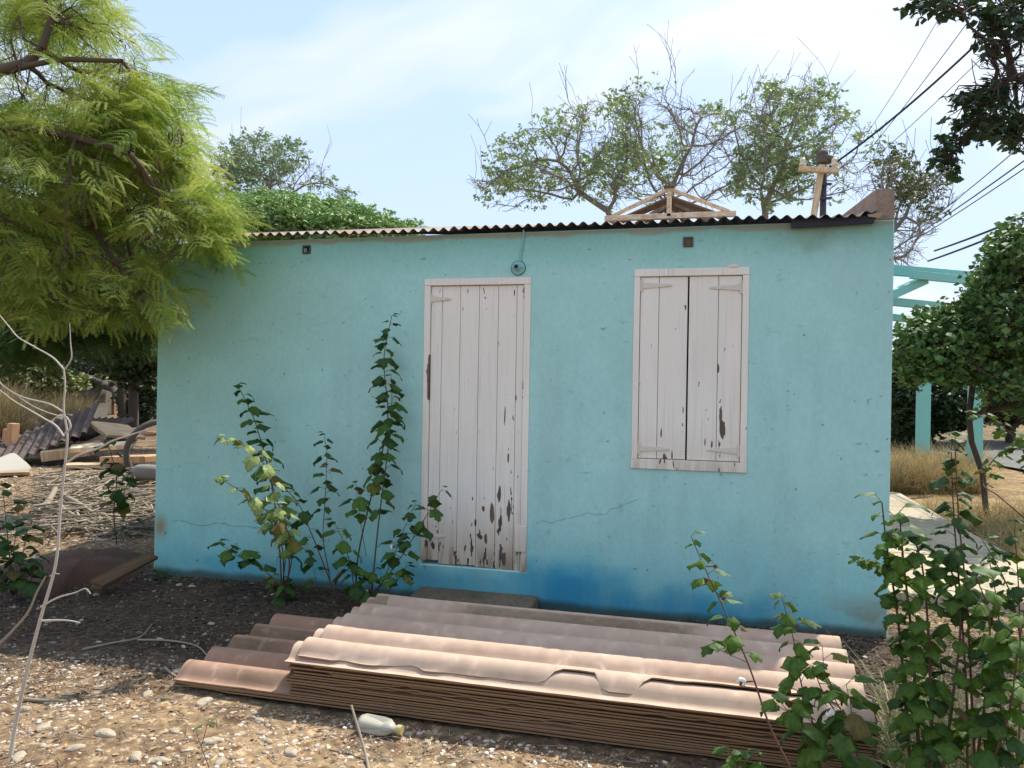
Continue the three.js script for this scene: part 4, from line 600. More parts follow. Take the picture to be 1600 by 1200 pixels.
  { // reddish board on a bank of earth in the shade
    const pts = [[28, 905], [78, 862], [150, 862], [228, 850], [236, 878], [200, 900], [120, 905], [60, 925]].map(([u, v]) => py(u, v, 0.05)), cx = pts.reduce((a, p) => a.add(p), V(0, 0, 0)).multiplyScalar(1 / pts.length), pos = [], idx = []; const ringN = pts.length * 4, c = new THREE.CatmullRomCurve3(pts, true, 'centripetal');
    pos.push(0, 0.12, 0); for (let k = 1; k <= 5; k++) for (let i = 0; i < ringN; i++) { const p = c.getPointAt(i / ringN).sub(cx).multiplyScalar(k / 5); p.y = 0.16 * (1 - Math.pow(k / 5, 2)) + (fbm(p.x * 6, p.z * 6, 2, 3) - 0.5) * 0.10 * (k < 5 ? 1 : 0) - (k === 5 ? 0.06 : 0); pos.push(p.x, p.y, p.z); }
    for (let i = 0; i < ringN; i++) { idx.push(0, 1 + (i + 1) % ringN, 1 + i); for (let k = 0; k < 4; k++) { const a = 1 + k * ringN + i, b = 1 + k * ringN + (i + 1) % ringN; idx.push(a, b, a + ringN, b, b + ringN, a + ringN); } }
    const mm = std(0x553b2d, 0.95, { bumpMap: plasterBump, bumpScale: 0.03, side: THREE.DoubleSide }); const uv = []; for (let i = 0; i < pos.length; i += 3) uv.push(pos[i], pos[i + 2]); const m = mesh('earth_heap', build(pos, idx, uv), mm, null, [cx.x, ground(cx.x, cx.z), cx.z]); tag(m, 'low heap of reddish earth in the shade left of the house', 'earth heap');
    slab('board', 'split grey-brown plank lying on the earth heap at the house corner', 'board', py(150, 913, 0.1), py(238, 868, 0.16), 0.1, 0.025, std(0x6f5844, 0.95, { map: grain }), 0.3); slab('board', 'splintered narrow board lying low in front of the earth heap', 'board', py(150, 918, 0.04), py(178, 905, 0.06), 0.09, 0.02, std(0x8a6c50, 0.95, { map: grain }));
  }
  { // old armchair and drum far back
    const b = pg(170, 645), o = thing('old_chair', 'old wooden chair with pale seat standing far back under the trees', 'chair', b); const wm = std(0x8a6a48, 0.9), cm = std(0x9d9684, 0.9), s = 0.0098 * 2.6;
    const k = b.distanceTo(camera.position) / 1201; const W = 25 * k, Hh = 46 * k; o.rotation.y = 0.2;
    for (const [x, z] of [[-0.5, 0.4], [0.5, 0.4], [-0.5, -0.4], [0.5, -0.4]]) mesh('leg', new RoundedBoxGeometry(0.11, Hh * 0.58, 0.11, 1, 0.01), wm, o, [x * W, Hh * 0.29, z * W]);
    mesh('seat', new RoundedBoxGeometry(W * 0.95, 0.12, W * 0.8, 2, 0.03), cm, o, [0, Hh * 0.45, 0]); const bk = mesh('backrest', new RoundedBoxGeometry(W * 0.95, Hh * 0.42, 0.1, 2, 0.03), cm, o, [0, Hh * 0.8, -W * 0.42]); for (const x of [-0.5, 0.5]) mesh('armrest', new RoundedBoxGeometry(0.12, 0.07, W * 0.9, 1, 0.01), wm, o, [x * W, Hh * 0.6, 0]);
    const d = pg(128, 640), g = new THREE.LatheGeometry([[0, -1.1], [0.5, -1.1], [0.52, -1.06], [0.5, -0.4], [0.52, -0.36], [0.5, 0.3], [0.52, 0.34], [0.5, 1], [0, 1]].map((a) => new THREE.Vector2(...a)), 22); g.rotateZ(Math.PI / 2); const m = mesh('drum', g, std(0x5d554b, 0.8), null, d.clone().add(V(0, 0.5, 0)), [0, 0.3, 0]); tag(m, 'dark rusted drum lying on its side next to the far chair', 'drum');
  }
  { // brush heap
    const r = rng(77), l = [], g = new THREE.CylinderGeometry(0.4, 0.7, 1, 5); g.rotateZ(Math.PI / 2); for (let k = 0; k < 900; k++) { const p = pg(60 + 180 * r(), 745 + 95 * r()); const L = 0.2 + 0.9 * r() * r(); p.y += 0.02 + 0.16 * r() * r(); const w = 0.008 + 0.012 * r(), t = 0.3 + 0.5 * r(); l.push([M4(p, qEuler(0, r() * 6.28, (r() - 0.5) * 0.5), V(L, w, w)), C3(0.5 * t, 0.41 * t, 0.3 * t)]); }
    tag(inst('brush_heap', g, std(0xffffff, 0.95), l), 'heap of dry cut twigs on the sunny ground left of the house', 'brush');
    const at2 = (a) => a.map(([u, v, h]) => pg(u, v).add(V(0, h, 0))); stick('fallen_branch', 'thick pale branch crossing the brush heap', 'branch', at2([[100, 795, 0.15], [130, 808, 0.12], [160, 822, 0.06]]), 0.03, 0.018, barkPale); stick('fallen_branch', 'short pale log lying left in the brush heap', 'branch', at2([[60, 808, 0.05], [75, 800, 0.12], [86, 790, 0.2]]), 0.04, 0.03, barkPale); stick('fallen_branch', 'second pale branch lying crosswise in front in the brush heap', 'branch', at2([[88, 808, 0.15], [110, 820, 0.12], [135, 828, 0.08]]), 0.025, 0.015, barkPale);
  }
}

// ------------------------------------------------------------------ trees: branches grow towards points spread through each crown
function grow(roots, attr, step, kill, influence, maxIter = 160) {
  const nodes = []; for (const chain of roots) { let prev = chain.from === undefined ? -1 : chain.from; for (const p of chain.pts) { nodes.push({ p: p.clone(), up: prev, kids: 0 }); prev = nodes.length - 1; } }
  const A = attr.map((p) => ({ p, best: -1, d: 1e9 })); let first = 0;
  for (let it = 0; it < maxIter; it++) {
    const pull = new Map(), end = nodes.length;
    for (const a of A) { if (a.dead) continue; for (let i = first; i < end; i++) { const d = nodes[i].p.distanceToSquared(a.p); if (d < a.d) { a.d = d; a.best = i; } } if (a.d < kill * kill) { a.dead = true; continue; } if (a.d < influence * influence) { let q = pull.get(a.best); if (!q) pull.set(a.best, q = V(0, 0, 0)); q.add(a.p.clone().sub(nodes[a.best].p).normalize()); } }
    if (!pull.size) break; first = end;
    for (const [i, q] of pull) { if (q.length() < 1e-3 || nodes[i].kids > 4) continue; const h = hash(i, it, 5) - 0.5, h2 = hash(i, it, 9) - 0.5; q.normalize().add(V(h * 0.35, h2 * 0.3, (hash(i, it, 11) - 0.5) * 0.35)).normalize().multiplyScalar(step); nodes[i].kids++; nodes.push({ p: nodes[i].p.clone().add(q), up: i, kids: 0 }); }
    if (nodes.length > 9000) break;
  }
  A.forEach((a, k) => { if (a.best < 0 || a.d > kill * kill * 2.2) return; const q = nodes[a.best].p, m = q.clone().lerp(a.p, 0.5).add(V(hash(k, 1, 3) - 0.5, hash(k, 2, 3) - 0.5, hash(k, 3, 3) - 0.5).multiplyScalar(Math.sqrt(a.d) * 0.35)); nodes.push({ p: m, up: a.best, kids: 0, twig: true }); nodes.push({ p: a.p.clone(), up: nodes.length - 1, kids: 0, twig: true }); });
  return nodes;
}
function thicken(nodes, r0, ex = 2.4, rmax = 1) { for (const n of nodes) { n.s = 0; n.tip = true; } for (let i = nodes.length - 1; i >= 0; i--) { const n = nodes[i]; if (n.s === 0) n.s = Math.pow(r0, ex); n.r = Math.min(rmax, Math.pow(n.s, 1 / ex)); if (n.up >= 0) { nodes[n.up].s += n.s; nodes[n.up].tip = false; } } }
function limbs(nodes, origin, sides = 5, rmin = 0) {
  const pos = [], idx = [], X = V(0, 0, 0), Y = V(0, 0, 0), D = V(0, 0, 0);
  for (const n of nodes) { if (n.up < 0 || n.r < rmin) continue; const a = nodes[n.up], S = n.r > 0.03 ? sides + 2 : sides > 4 && n.r > 0.012 ? sides : 3; D.copy(n.p).sub(a.p).normalize(); X.set(0.3, 0.1, 0.95).cross(D).normalize(); Y.copy(D).cross(X); const ra = Math.min(a.r, n.r * 1.35), o = pos.length / 3; for (let e = 0; e < 2; e++) for (let k = 0; k < S; k++) { const t = k / S * 6.2832, c = Math.cos(t), s = Math.sin(t), q = e ? n.p : a.p, r = e ? n.r : ra; pos.push(q.x - origin.x + r * (X.x * c + Y.x * s), q.y - origin.y + r * (X.y * c + Y.y * s), q.z - origin.z + r * (X.z * c + Y.z * s)); } for (let k = 0; k < S; k++) { const b = (k + 1) % S; idx.push(o + k, o + b, o + S + k, o + b, o + S + b, o + S + k); } }
  return build(pos, idx);
}
function leafTuft(n, len, wid, seed, spread = 1) { const r = rng(seed), pos = [], idx = []; for (let k = 0; k < n; k++) { const q = qEuler((r() - 0.5) * 2.4 * spread, r() * 6.28, (r() - 0.6) * 1.6), o = pos.length / 3, off = V((r() - 0.5) * 0.9, (r() - 0.5) * 0.7, (r() - 0.5) * 0.9).multiplyScalar(len * 0.9), L = len * (0.7 + 0.6 * r()), w = wid * (0.7 + 0.5 * r()); for (const p of [[0, 0, 0], [0.45, 0.06, 0.5], [0.5, 0, 0], [0.45, 0.06, -0.5], [1, -0.08, 0]]) { const v = V(p[0] * L, p[1] * L, p[2] * w).applyQuaternion(q).add(off); pos.push(v.x, v.y, v.z); } idx.push(o, o + 1, o + 2, o, o + 2, o + 3, o + 1, o + 4, o + 2, o + 2, o + 4, o + 3); } return build(pos, idx); }
let treeSeed = 500;
function inBlob(bl, r) { const [u, v, ru, rv, d, dr] = bl; for (;;) { const a = r() * 2 - 1, b = r() * 2 - 1, c = r() * 2 - 1, L = a * a + b * b + c * c; if (L > 1) continue; const f = Math.pow(L, -0.12); return pd(u + a * f * ru, v + b * f * rv, d + c * dr); } }
function tree(o) {
  const r = rng(treeSeed++), base = o.base, t = thing(o.name, o.label, o.cat || 'tree', base), attr = [], tot = o.blobs.reduce((s, b) => s + (b[6] || 1) * b[2] * b[3], 0);
  for (const b of o.blobs) { const n = Math.round(o.n * (b[6] || 1) * b[2] * b[3] / tot); for (let k = 0; k < n; k++) { const p = inBlob(b, r); if (!o.keep || o.keep(p)) attr.push(p); } }
  const nodes = grow(o.roots || [{ pts: o.trunk || [base.clone(), base.clone().add(V(0, 0.5, 0))] }], attr, o.step, o.kill || o.step * 1.6, o.inf || 50);
  if (o.whips) { const m = nodes.length; let c = 0; const cand = []; for (let i = 0; i < m; i++) if (nodes[i].p.y > o.whips.y0) cand.push(i); while (c < o.whips.n && cand.length) { let prev = cand[Math.floor(r() * cand.length)]; c++; const L = o.whips.len * (0.4 + 0.9 * r()), k = Math.ceil(L / 0.22); let d = V((r() - 0.5) * 0.5, 1, (r() - 0.5) * 0.5).normalize(); for (let j = 0; j < k; j++) { d.add(V((r() - 0.5) * 0.6, 0.02, (r() - 0.5) * 0.6)).normalize(); nodes.push({ p: nodes[prev].p.clone().add(d.clone().multiplyScalar(L / k)), up: prev, whip: true }); prev = nodes.length - 1; if (j > 0 && r() < 0.55) { let q = prev, e = d.clone().add(V((r() - 0.5) * 1.8, 0.25, (r() - 0.5) * 1.8)).normalize(); for (let m2 = 0; m2 < 2; m2++) { nodes.push({ p: nodes[q].p.clone().add(e.clone().multiplyScalar(0.15 + 0.16 * r())), up: q, whip: true }); q = nodes.length - 1; } } } } }
  thicken(nodes, o.r0 || 0.006, o.ex || 2.4, o.rmax || 1);
  const wood = limbs(nodes, base, o.sides || 5, o.rmin || 0); if (wood.attributes.position.count) mesh('trunk', wood, o.bark, t);
  const list = o.geos.map(() => []), lim = o.leafR || (o.r0 || 0.006) * 2.2;
  for (const n of nodes) { if (n.whip || n.up < 0 || n.r > lim) continue; const k = n.tip ? o.tipLeaves || 2 : o.leaves || 1; const bare = o.bare ? fbm(n.p.x * o.bare[0] + 7, n.p.y * o.bare[0] + n.p.z * 0.6, 3, 3) : 1; if (o.bare && bare < o.bare[1]) continue; const cnt = Math.floor(k + r()); for (let j = 0; j < cnt; j++) { const p = n.p.clone().add(V(r() - 0.5, r() - 0.5, r() - 0.5).multiplyScalar(o.scatter || 0.15)).sub(base); const c = o.color(r, n); const d = n.p.clone().sub(nodes[n.up].p); const q = o.orient ? o.orient(d, r) : qEuler((r() - 0.5) * 0.8, r() * 6.28, (r() - 0.5) * 0.8); const gi = Math.floor(r() * o.geos.length); list[gi].push([M4(p, q, o.size * (0.65 + 0.7 * r())), c]); } }
  o.geos.forEach((g, k) => { if (list[k].length) inst('crown', g, o.leaf, list[k], t); });
  t.userData.count = undefined; delete t.userData.count; return t;
}
const tufts = [1, 2, 3].map((k) => leafTuft(7, 0.5, 0.26, k)), tufts2 = [4, 5].map((k) => leafTuft(5, 0.55, 0.34, k));
const cmix = (a, b) => (r) => { const t = r(), k = 0.8 + 0.4 * r(); return C3((a[0] + (b[0] - a[0]) * t) * k, (a[1] + (b[1] - a[1]) * t) * k, (a[2] + (b[2] - a[2]) * t) * k); };
const barkT = std(0x8f8580, 0.95), barkL = std(0x7b6a55, 0.95), barkB = std(0x5d4e40, 0.95), leafI = leafMat(0xffffff, 0.3, 0.55), leafY = leafMat(0xffffff, 0.4, 0.6), leafF = leafMat(0xffffff, 0.55, 0.7, { specularIntensity: 0.2 });
const mid = cmix([0.24, 0.34, 0.14], [0.44, 0.52, 0.26]), darkG = cmix([0.03, 0.055, 0.022], [0.06, 0.10, 0.035]), fresh = cmix([0.22, 0.34, 0.05], [0.58, 0.62, 0.16]), lowG = cmix([0.16, 0.29, 0.08], [0.34, 0.46, 0.15]);  // mid greens are lightened, putting distance haze into the leaves
// three half-bare trees behind the roof
const gAt = (u, d) => { const p = pd(u, 600, d); p.y = ground(p.x, p.z); return p; };
const half = { bark: barkT, leaf: leafY, geos: tufts, color: mid, step: 0.24, size: 0.19, scatter: 0.3, r0: 0.0046, ex: 2.6, rmax: 0.085, leafR: 0.018, sides: 5, bare: [1.1, 0.53] };
tree({ ...half, name: 'half_bare_tree', label: 'half-bare tree behind the roof, leftmost of three, with low outspread twigs', base: gAt(870, 16.5), n: 1000, blobs: [[870, 250, 110, 70, 16.5, 1.8], [800, 285, 70, 50, 16.2, 1.2, 0.9], [930, 205, 80, 60, 16.5, 1.4, 1.2], [970, 275, 70, 60, 16.5, 1.4, 0.8], [770, 280, 45, 30, 16, 0.8, 0.8]], trunk: [gAt(985, 17), pd(975, 400, 17), pd(950, 330, 17), pd(905, 300, 17)], tipLeaves: 1.3, leaves: 0.3, whips: { n: 16, y0: 4.8, len: 1.1 } });
tree({ ...half, name: 'half_bare_tree', label: 'half-bare tree behind the timber roof frame, middle of three', base: gAt(1040, 17.5), n: 1050, blobs: [[1045, 215, 95, 75, 17.5, 1.8, 1.2], [1010, 165, 60, 40, 17.5, 1.2], [1120, 200, 55, 45, 17.2, 1.2], [1060, 290, 110, 50, 17.5, 1.5, 0.8], [1145, 250, 60, 60, 17.5, 1.2, 0.8]], trunk: [gAt(1050, 17.5), pd(1052, 420, 17.5), pd(1048, 320, 17.5)], tipLeaves: 1.4, leaves: 0.35, whips: { n: 22, y0: 5.4, len: 1.2 } });
tree({ ...half, name: 'half_bare_tree', label: 'half-bare tree behind the service pole, tallest and rightmost of three', base: gAt(1215, 17), n: 1100, blobs: [[1245, 195, 90, 80, 17, 1.8, 1.3], [1205, 160, 50, 40, 17, 1.2], [1200, 270, 70, 60, 17, 1.4], [1320, 235, 60, 60, 17, 1.4, 0.8], [1290, 290, 90, 40, 17, 1.4, 0.7], [1160, 220, 60, 60, 17.2, 1.2, 0.9]], trunk: [gAt(1205, 17), pd(1200, 420, 17), pd(1195, 330, 17)], tipLeaves: 1.4, leaves: 0.35, whips: { n: 22, y0: 5.4, len: 1.2 } });
tree({ ...half, name: 'half_bare_tree', label: 'sparse thin-branched tree leaning out behind the right end wall', base: gAt(1350, 14), n: 520, blobs: [[1430, 330, 60, 55, 14, 1.2], [1390, 270, 50, 40, 14, 1.2, 0.8], [1470, 290, 40, 40, 14, 1, 0.6], [1400, 400, 60, 30, 14, 1]], trunk: [gAt(1345, 14), pd(1350, 480, 14), pd(1358, 400, 14)], color: cmix([0.10, 0.13, 0.05], [0.20, 0.21, 0.09]), size: 0.16, tipLeaves: 2, leaves: 0.7, whips: { n: 14, y0: 4.2, len: 1.0 } });
// left of the roof: a rounded tree and a low spreading one
tree({ ...half, bare: [0.9, 0.40], name: 'round_tree', label: 'rounded grey-green tree rising above the left part of the roof', base: gAt(420, 21), n: 800, blobs: [[410, 255, 75, 52, 21, 1.8, 1.2], [470, 280, 55, 35, 21, 1.4], [370, 290, 60, 50, 21, 1.6], [535, 305, 16, 12, 21, 0.5, 1.4]], trunk: [gAt(430, 21), pd(430, 400, 21)], color: cmix([0.19, 0.28, 0.14], [0.34, 0.43, 0.24]), size: 0.22, tipLeaves: 1.4, leaves: 0.35, whips: { n: 12, y0: 5.8, len: 1 } });
tree({ ...half, bare: null, name: 'spreading_tree', label: 'low spreading bright green tree with a flat dense crown behind the roof at left', base: gAt(450, 17.5), n: 2600, blobs: [[415, 345, 85, 38, 17.5, 2.0, 1.2], [490, 355, 90, 36, 17.5, 2.0, 1.2], [560, 362, 60, 28, 17.5, 1.6], [615, 366, 40, 12, 17.5, 1.0, 1.4]], trunk: [gAt(450, 17.5), pd(450, 470, 17.5)], color: lowG, size: 0.19, scatter: 0.45, tipLeaves: 4, leaves: 2.2, step: 0.22, leafR: 0.026 });
// feathery tree at the left, branches reaching over the corner of the roof
function frond(seed) { const r = rng(seed), pos = [], idx = [], tri = (a, b, c, d) => { const o = pos.length / 3; for (const p of [a, b, c, d]) pos.push(p.x, p.y, p.z); idx.push(o, o + 1, o + 2, o, o + 2, o + 3); }; const pairs = 6, rach = []; for (let i = 0; i <= 8; i++) { const t = i / 8; rach.push(V(t * 0.75, -0.28 * t * t, 0.03 * Math.sin(t * 5 + seed))); } const c = new THREE.CatmullRomCurve3(rach);
  for (let i = 0; i < 8; i++) { const a = rach[i], b = rach[i + 1]; tri(a.clone().add(V(0, 0, 0.006)), b.clone().add(V(0, 0, 0.004)), b.clone().add(V(0, 0, -0.004)), a.clone().add(V(0, 0, -0.006))); }
  for (let i = 0; i < pairs; i++) for (const s of [-1, 1]) { const t = 0.2 + 0.8 * (i + 0.3 * r()) / (pairs - 0.7), o = c.getPoint(Math.min(1, t)), L = 0.42 * (1 - 0.3 * Math.abs(t - 0.6)) * (0.85 + 0.3 * r()), a0 = s * (0.95 - 0.35 * t + (r() - 0.5) * 0.3), droop = 0.35 + 0.4 * r(), n = 11, w = 0.042; for (let k = 0; k < n; k++) { const q = (k + 0.5) / n, x = L * q, p = V(o.x + x * Math.cos(a0), o.y - droop * x * x * 2.2, o.z + x * Math.sin(a0)), d = V(Math.cos(a0), -droop * x * 4.4, Math.sin(a0)).normalize(), sd = V(-Math.sin(a0), 0, Math.cos(a0)); for (const e of [-1, 1]) { const out = sd.clone().multiplyScalar(e * w * (1 - 0.4 * q)).add(d.clone().multiplyScalar(0.022)).add(V(0, -0.008, 0)), hw = d.clone().multiplyScalar(L / n * 0.36); tri(p.clone().sub(hw), p.clone().add(hw), p.clone().add(out).add(hw.clone().multiplyScalar(0.6)), p.clone().add(out).sub(hw.clone().multiplyScalar(0.4))); } } }
  return build(pos, idx); }
const fronds = [11, 12, 13].map(frond);
const hang = (d, r) => { const a = Math.atan2(-d.z, d.x) + (r() - 0.5) * 2.4; return qEuler((r() - 0.5) * 1.3, a, 0.6 - 1.25 * r()); };
{
  const D = 5.55;
  const ft = tree({ name: 'feathery_tree', label: 'large feathery-leaved yellow-green tree filling the upper left and overhanging the roof corner', base: V(-7.6, 0, 1.6), bark: barkB, leaf: leafF, geos: fronds, color: fresh, step: 0.15, kill: 0.22, n: 2650, r0: 0.0021, ex: 2.3, leafR: 0.0056, size: 0.27, scatter: 0.12, bare: [2.0, 0.405], orient: hang, tipLeaves: 1.3, leaves: 0.2, rmax: 0.2,
    roots: [{ pts: [V(-7.6, -0.1, 1.6), V(-7.55, 0.8, 1.6), V(-7.4, 1.6, 1.5), V(-7.1, 2.3, 1.4), pd(-130, 230, 5.6)] }, { from: 4, pts: [[-70, 170], [0, 110], [40, 100], [65, 75], [80, 30]].map(([u, v]) => pd(u, v, 5)) }, { from: 4, pts: [[-60, 215], [0, 195], [50, 200], [120, 215], [200, 238]].map(([u, v]) => pd(u, v, 5)) }, { from: 7, pts: [[30, 105], [95, 92], [190, 95], [240, 115], [280, 131]].map(([u, v]) => pd(u, v, 4.9)) }, { from: 3, pts: [[-80, 400], [-20, 380], [60, 350], [150, 330]].map(([u, v]) => pd(u, v, 5.6)) }],
    blobs: [[60, 110, 115, 130, D, 0.9, 1], [50, 280, 160, 130, D, 0.9, 1], [220, 255, 80, 140, D + 0.3, 0.6, 1.25], [175, 150, 75, 95, D, 0.7, 1.2], [258, 335, 65, 105, D + 0.1, 0.5, 1.3], [100, 430, 150, 80, D + 0.2, 0.8, 1], [215, 445, 40, 55, D + 0.2, 0.5, 1.2], [320, 350, 26, 32, D, 0.3, 2], [235, 480, 30, 35, D, 0.3, 1.6], [20, 470, 90, 45, D, 0.7, 0.9], [205, 95, 22, 50, D, 0.5, 1.2], [90, 10, 85, 50, D, 0.8, 1]] });
  const r = rng(888), l = [], pod = new THREE.SphereGeometry(0.5, 5, 4); pod.scale(0.14, 1, 0.05); pod.translate(0, -0.5, 0);
  for (let c = 0; c < 16; c++) { const q = pd(150 + 130 * r(), 160 + 190 * r(), D - 0.35 + 0.3 * r()).sub(ft.position); for (let k = 0; k < 7; k++) l.push([M4(q.clone().add(V(r() - 0.5, (r() - 0.5) * 0.6, r() - 0.5).multiplyScalar(0.09)), qEuler((r() - 0.5) * 0.6, r() * 6.28, (r() - 0.5) * 0.6), V(0.1, 0.07 + 0.05 * r(), 0.1)), C3(0.10 + 0.06 * r(), 0.06, 0.03)]); }
  inst('seed_pods', pod, std(0xffffff, 0.9), l, ft);
}
tree({ name: 'feathery_tree', label: 'darker feathery tree in the shade behind, low at the left edge beside the house', base: V(-9.9, 0, -3), bark: barkDark, leaf: leafF, geos: fronds, color: cmix([0.06, 0.12, 0.03], [0.14, 0.21, 0.05]), step: 0.2, kill: 0.3, n: 1300, r0: 0.004, ex: 2.3, leafR: 0.01, size: 0.3, scatter: 0.15, orient: hang, tipLeaves: 1.4, leaves: 0.2, rmax: 0.05, trunk: [V(-9.9, -0.1, -3), V(-9.8, 1.2, -3), V(-9.3, 2.2, -2.8), V(-8.6, 2.5, -2.6)], blobs: [[90, 490, 130, 65, 9, 0.9, 1.1], [215, 480, 45, 70, 9, 0.6, 1], [20, 520, 70, 60, 9, 0.8, 0.8], [150, 420, 130, 60, 9, 0.8, 0.8]] });  // shade of the lower foliage painted as darker frond greens
// dark trees and bushes in the background at left
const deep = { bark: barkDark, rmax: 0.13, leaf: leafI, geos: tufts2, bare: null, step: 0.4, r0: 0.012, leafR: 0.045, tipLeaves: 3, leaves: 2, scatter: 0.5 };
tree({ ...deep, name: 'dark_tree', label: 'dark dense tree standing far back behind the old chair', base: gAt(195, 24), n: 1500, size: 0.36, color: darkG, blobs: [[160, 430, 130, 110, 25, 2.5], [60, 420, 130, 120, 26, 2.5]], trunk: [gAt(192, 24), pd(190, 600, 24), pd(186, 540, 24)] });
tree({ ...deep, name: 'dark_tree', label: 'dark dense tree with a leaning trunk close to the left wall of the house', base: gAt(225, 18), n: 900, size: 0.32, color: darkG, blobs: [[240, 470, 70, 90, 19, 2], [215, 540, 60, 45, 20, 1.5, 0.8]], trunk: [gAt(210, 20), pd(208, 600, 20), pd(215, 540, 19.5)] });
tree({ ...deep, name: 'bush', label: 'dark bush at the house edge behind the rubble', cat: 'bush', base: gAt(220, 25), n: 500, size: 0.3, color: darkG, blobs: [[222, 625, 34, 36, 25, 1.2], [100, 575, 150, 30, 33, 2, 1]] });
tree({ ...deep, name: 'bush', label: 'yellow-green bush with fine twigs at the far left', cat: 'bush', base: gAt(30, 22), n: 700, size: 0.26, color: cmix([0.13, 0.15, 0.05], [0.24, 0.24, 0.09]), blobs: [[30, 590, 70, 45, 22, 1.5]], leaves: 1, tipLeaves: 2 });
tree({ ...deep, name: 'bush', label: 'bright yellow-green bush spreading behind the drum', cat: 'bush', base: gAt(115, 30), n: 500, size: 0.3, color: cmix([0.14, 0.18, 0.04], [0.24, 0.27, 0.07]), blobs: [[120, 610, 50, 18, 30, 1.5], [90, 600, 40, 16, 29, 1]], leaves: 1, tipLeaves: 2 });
tree({ ...deep, name: 'bush', label: 'dark bush just behind the right corner of the house under the pergola', cat: 'bush', base: gAt(1420, 20.5), n: 800, size: 0.28, scatter: 0.3, color: darkG, blobs: [[1425, 620, 42, 85, 20.5, 1.2], [1490, 620, 60, 55, 20.5, 1.2]], leaves: 1.5 });
tree({ ...deep, name: 'bush', label: 'brown dry brush behind the right pergola post', cat: 'bush', base: gAt(1580, 21), n: 600, size: 0.2, scatter: 0.3, color: cmix([0.10, 0.07, 0.04], [0.22, 0.16, 0.09]), blobs: [[1570, 625, 90, 34, 21, 1.2]], leaves: 1 });
// right: the shrub over the pergola, and the dark tree whose branch hangs in from the right
const broad = [6, 7].map((k) => leafTuft(4, 0.5, 0.42, k));
tree({ name: 'climbing_shrub', label: 'big dark climbing shrub smothering the turquoise pergola on the right', cat: 'shrub', base: gAt(1540, 9.5), bark: barkDark, leaf: leafI, geos: broad, color: cmix([0.06, 0.13, 0.035], [0.18, 0.28, 0.08]), step: 0.16, r0: 0.005, leafR: 0.016, n: 2400, size: 0.15, scatter: 0.2, tipLeaves: 1.8, leaves: 0.8, rmax: 0.035, bare: [1.3, 0.37], trunk: [gAt(1545, 9.5), pd(1535, 740, 9.5), pd(1518, 690, 9.5), pd(1514, 650, 9.5), pd(1520, 600, 9.5)], blobs: [[1585, 480, 75, 90, 9.2, 1.1, 1.1], [1500, 540, 78, 62, 9.2, 0.8], [1600, 395, 60, 55, 9, 0.9], [1442, 540, 40, 50, 9.4, 0.6, 1.1], [1425, 575, 22, 35, 9.6, 0.5], [1500, 510, 40, 40, 9.2, 0.5], [1605, 590, 60, 60, 9.2, 0.9], [1555, 610, 40, 25, 9.2, 0.6, 0.7], [1560, 430, 30, 30, 9.2, 0.5, 0.7]] });
const oval = [8, 9].map((k) => leafTuft(3, 0.6, 0.4, k));
tree({ name: 'broadleaf_tree', label: 'dark broadleaf tree whose branch hangs into the upper right corner', base: V(4.9, 0, 0.9), bark: barkDark, leaf: leafI, geos: oval, color: cmix([0.025, 0.055, 0.022], [0.05, 0.09, 0.03]), step: 0.09, r0: 0.0026, leafR: 0.0075, n: 950, size: 0.085, scatter: 0.07, tipLeaves: 1.2, leaves: 0.5, rmax: 0.14, bare: [2.6, 0.42],
  trunk: [V(4.9, -0.1, 0.9), V(4.8, 1.2, 0.9), V(4.5, 2.3, 0.9), pd(1760, 90, 4.6), pd(1680, 110, 4.5), pd(1610, 120, 4.4)], blobs: [[1575, 80, 60, 75, 4.4, 0.4, 1.2], [1540, 170, 65, 55, 4.4, 0.35, 1.2], [1480, 8, 70, 18, 4.3, 0.3, 1.2], [1480, 240, 22, 35, 4.4, 0.2, 1.2], [1590, 200, 45, 45, 4.5, 0.3], [1600, 20, 60, 40, 4.5, 0.4, 1.1], [1700, 80, 90, 120, 4.9, 0.7, 0.6]] });
// far woods as one mass
{
  const r = rng(321), l = []; for (let k = 0; k < 16000; k++) { const a = -2.9 + 2.9 * r() - 0.12, R = 44 + 22 * r(), x = Math.cos(a) * R, z = Math.sin(a) * R - 4, top = 2.6 + 2.6 * fbm(a * 9, 3, 3, 3); l.push([M4(V(x, ground(x, z) + top * Math.pow(r(), 0.8), z), qEuler(r() * 3, r() * 6.28, r() * 3), 1.1 + 0.8 * r()), darkG(r)]); }
  tag(inst('far_woods', tufts2[0], leafI, l), 'dark mass of far bushes along the horizon', 'woods');
}
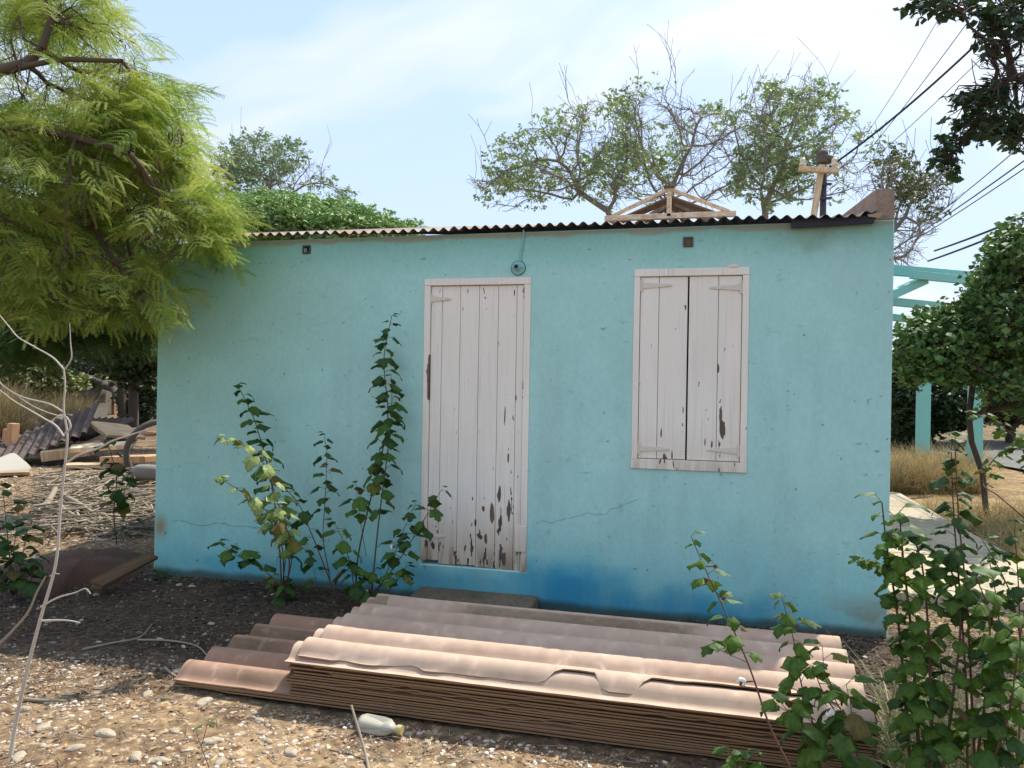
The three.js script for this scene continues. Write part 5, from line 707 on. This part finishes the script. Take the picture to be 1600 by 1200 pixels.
// ------------------------------------------------------------------ dry grass
function grass(name, label, cat, n, where, h0, h1, colA, colB, seed, lean = 0.5) {
  const r = rng(seed), l = [], bl = grassBlade; for (let k = 0; k < n; k++) { const p = where(r); if (!p || stackTop(p.x, p.z)) continue; const h = h0 + (h1 - h0) * r(); l.push([M4(p, qEuler((r() - 0.5) * lean * 2, r() * 6.28, (r() - 0.5) * lean * 2), V(0.6 + h, h, 0.6 + h)), cmix(colA, colB)(r)]); }
  const m = inst(name, bl, leafMat(0xffffff, 0.25, 0.8), l); return tag(m, label, cat);
}
const grassBlade = (() => { const pos = [], idx = []; for (let b = 0; b < 3; b++) { const a = b * 2.1, o = pos.length / 3, dx = Math.cos(a), dz = Math.sin(a); for (let i = 0; i <= 4; i++) { const t = i / 4, w = 0.006 * (1 - t * 0.9), k = 0.35 * t * t; pos.push(dx * k - dz * w, t * (1 - 0.12 * b), dz * k + dx * w, dx * k + dz * w, t * (1 - 0.12 * b), dz * k - dx * w); } for (let i = 0; i < 4; i++) { const q = o + i * 2; idx.push(q, q + 1, q + 2, q + 1, q + 3, q + 2); } } return build(pos, idx); })();
const straw = [[0.30, 0.22, 0.09], [0.52, 0.40, 0.18]];
const rect = (u0, u1, v0, v1) => (r) => { const p = pg(u0 + (u1 - u0) * r(), v0 + (v1 - v0) * r()); return p; };
grass('dry_grass', 'tall dry golden grass around the pergola posts', 'grass', 2600, (r) => pg(1385 + 150 * r(), 722 + 50 * Math.sqrt(r())), 0.2, 0.6, ...straw, 31);
grass('dry_grass', 'short dry yellow grass on the ground right of the slab path', 'grass', 12000, (r) => { const x = 2.72 + 4.5 * r(), z = -6 + 8.5 * r(); return V(x - 0.9 * sstep(-1.4, 1, z), ground(x, z), z); }, 0.06, 0.22, ...straw, 32, 0.9);
grass('dry_grass', 'tuft of tall dry straw grass at the far left edge', 'grass', 1500, (r) => pg(-30 + 55 * r(), 680 + 22 * r()), 0.5, 1.5, ...straw, 33); 
grass('dry_grass', 'tuft of dry straw grass behind the white sapling', 'grass', 1300, (r) => pg(75 + 55 * r(), 672 + 14 * r()), 0.4, 1.2, ...straw, 34);
grass('grass_tuft', 'pale green and straw grass tuft at the right end of the sheet pile', 'grass', 260, (r) => V(0.74 + 0.34 * r(), 0, 1.5 + 0.75 * r()), 0.16, 0.45, [0.16, 0.2, 0.07], [0.48, 0.42, 0.22], 35, 0.7);
grass('grass_tuft', 'dry brown grass at the foot of the dense shrub lower right', 'grass', 420, (r) => V(0.9 + 0.7 * r(), 0, 2.0 + 0.9 * r()), 0.12, 0.42, [0.2, 0.14, 0.06], [0.45, 0.34, 0.17], 36, 0.8);
renderer.render(scene, camera);
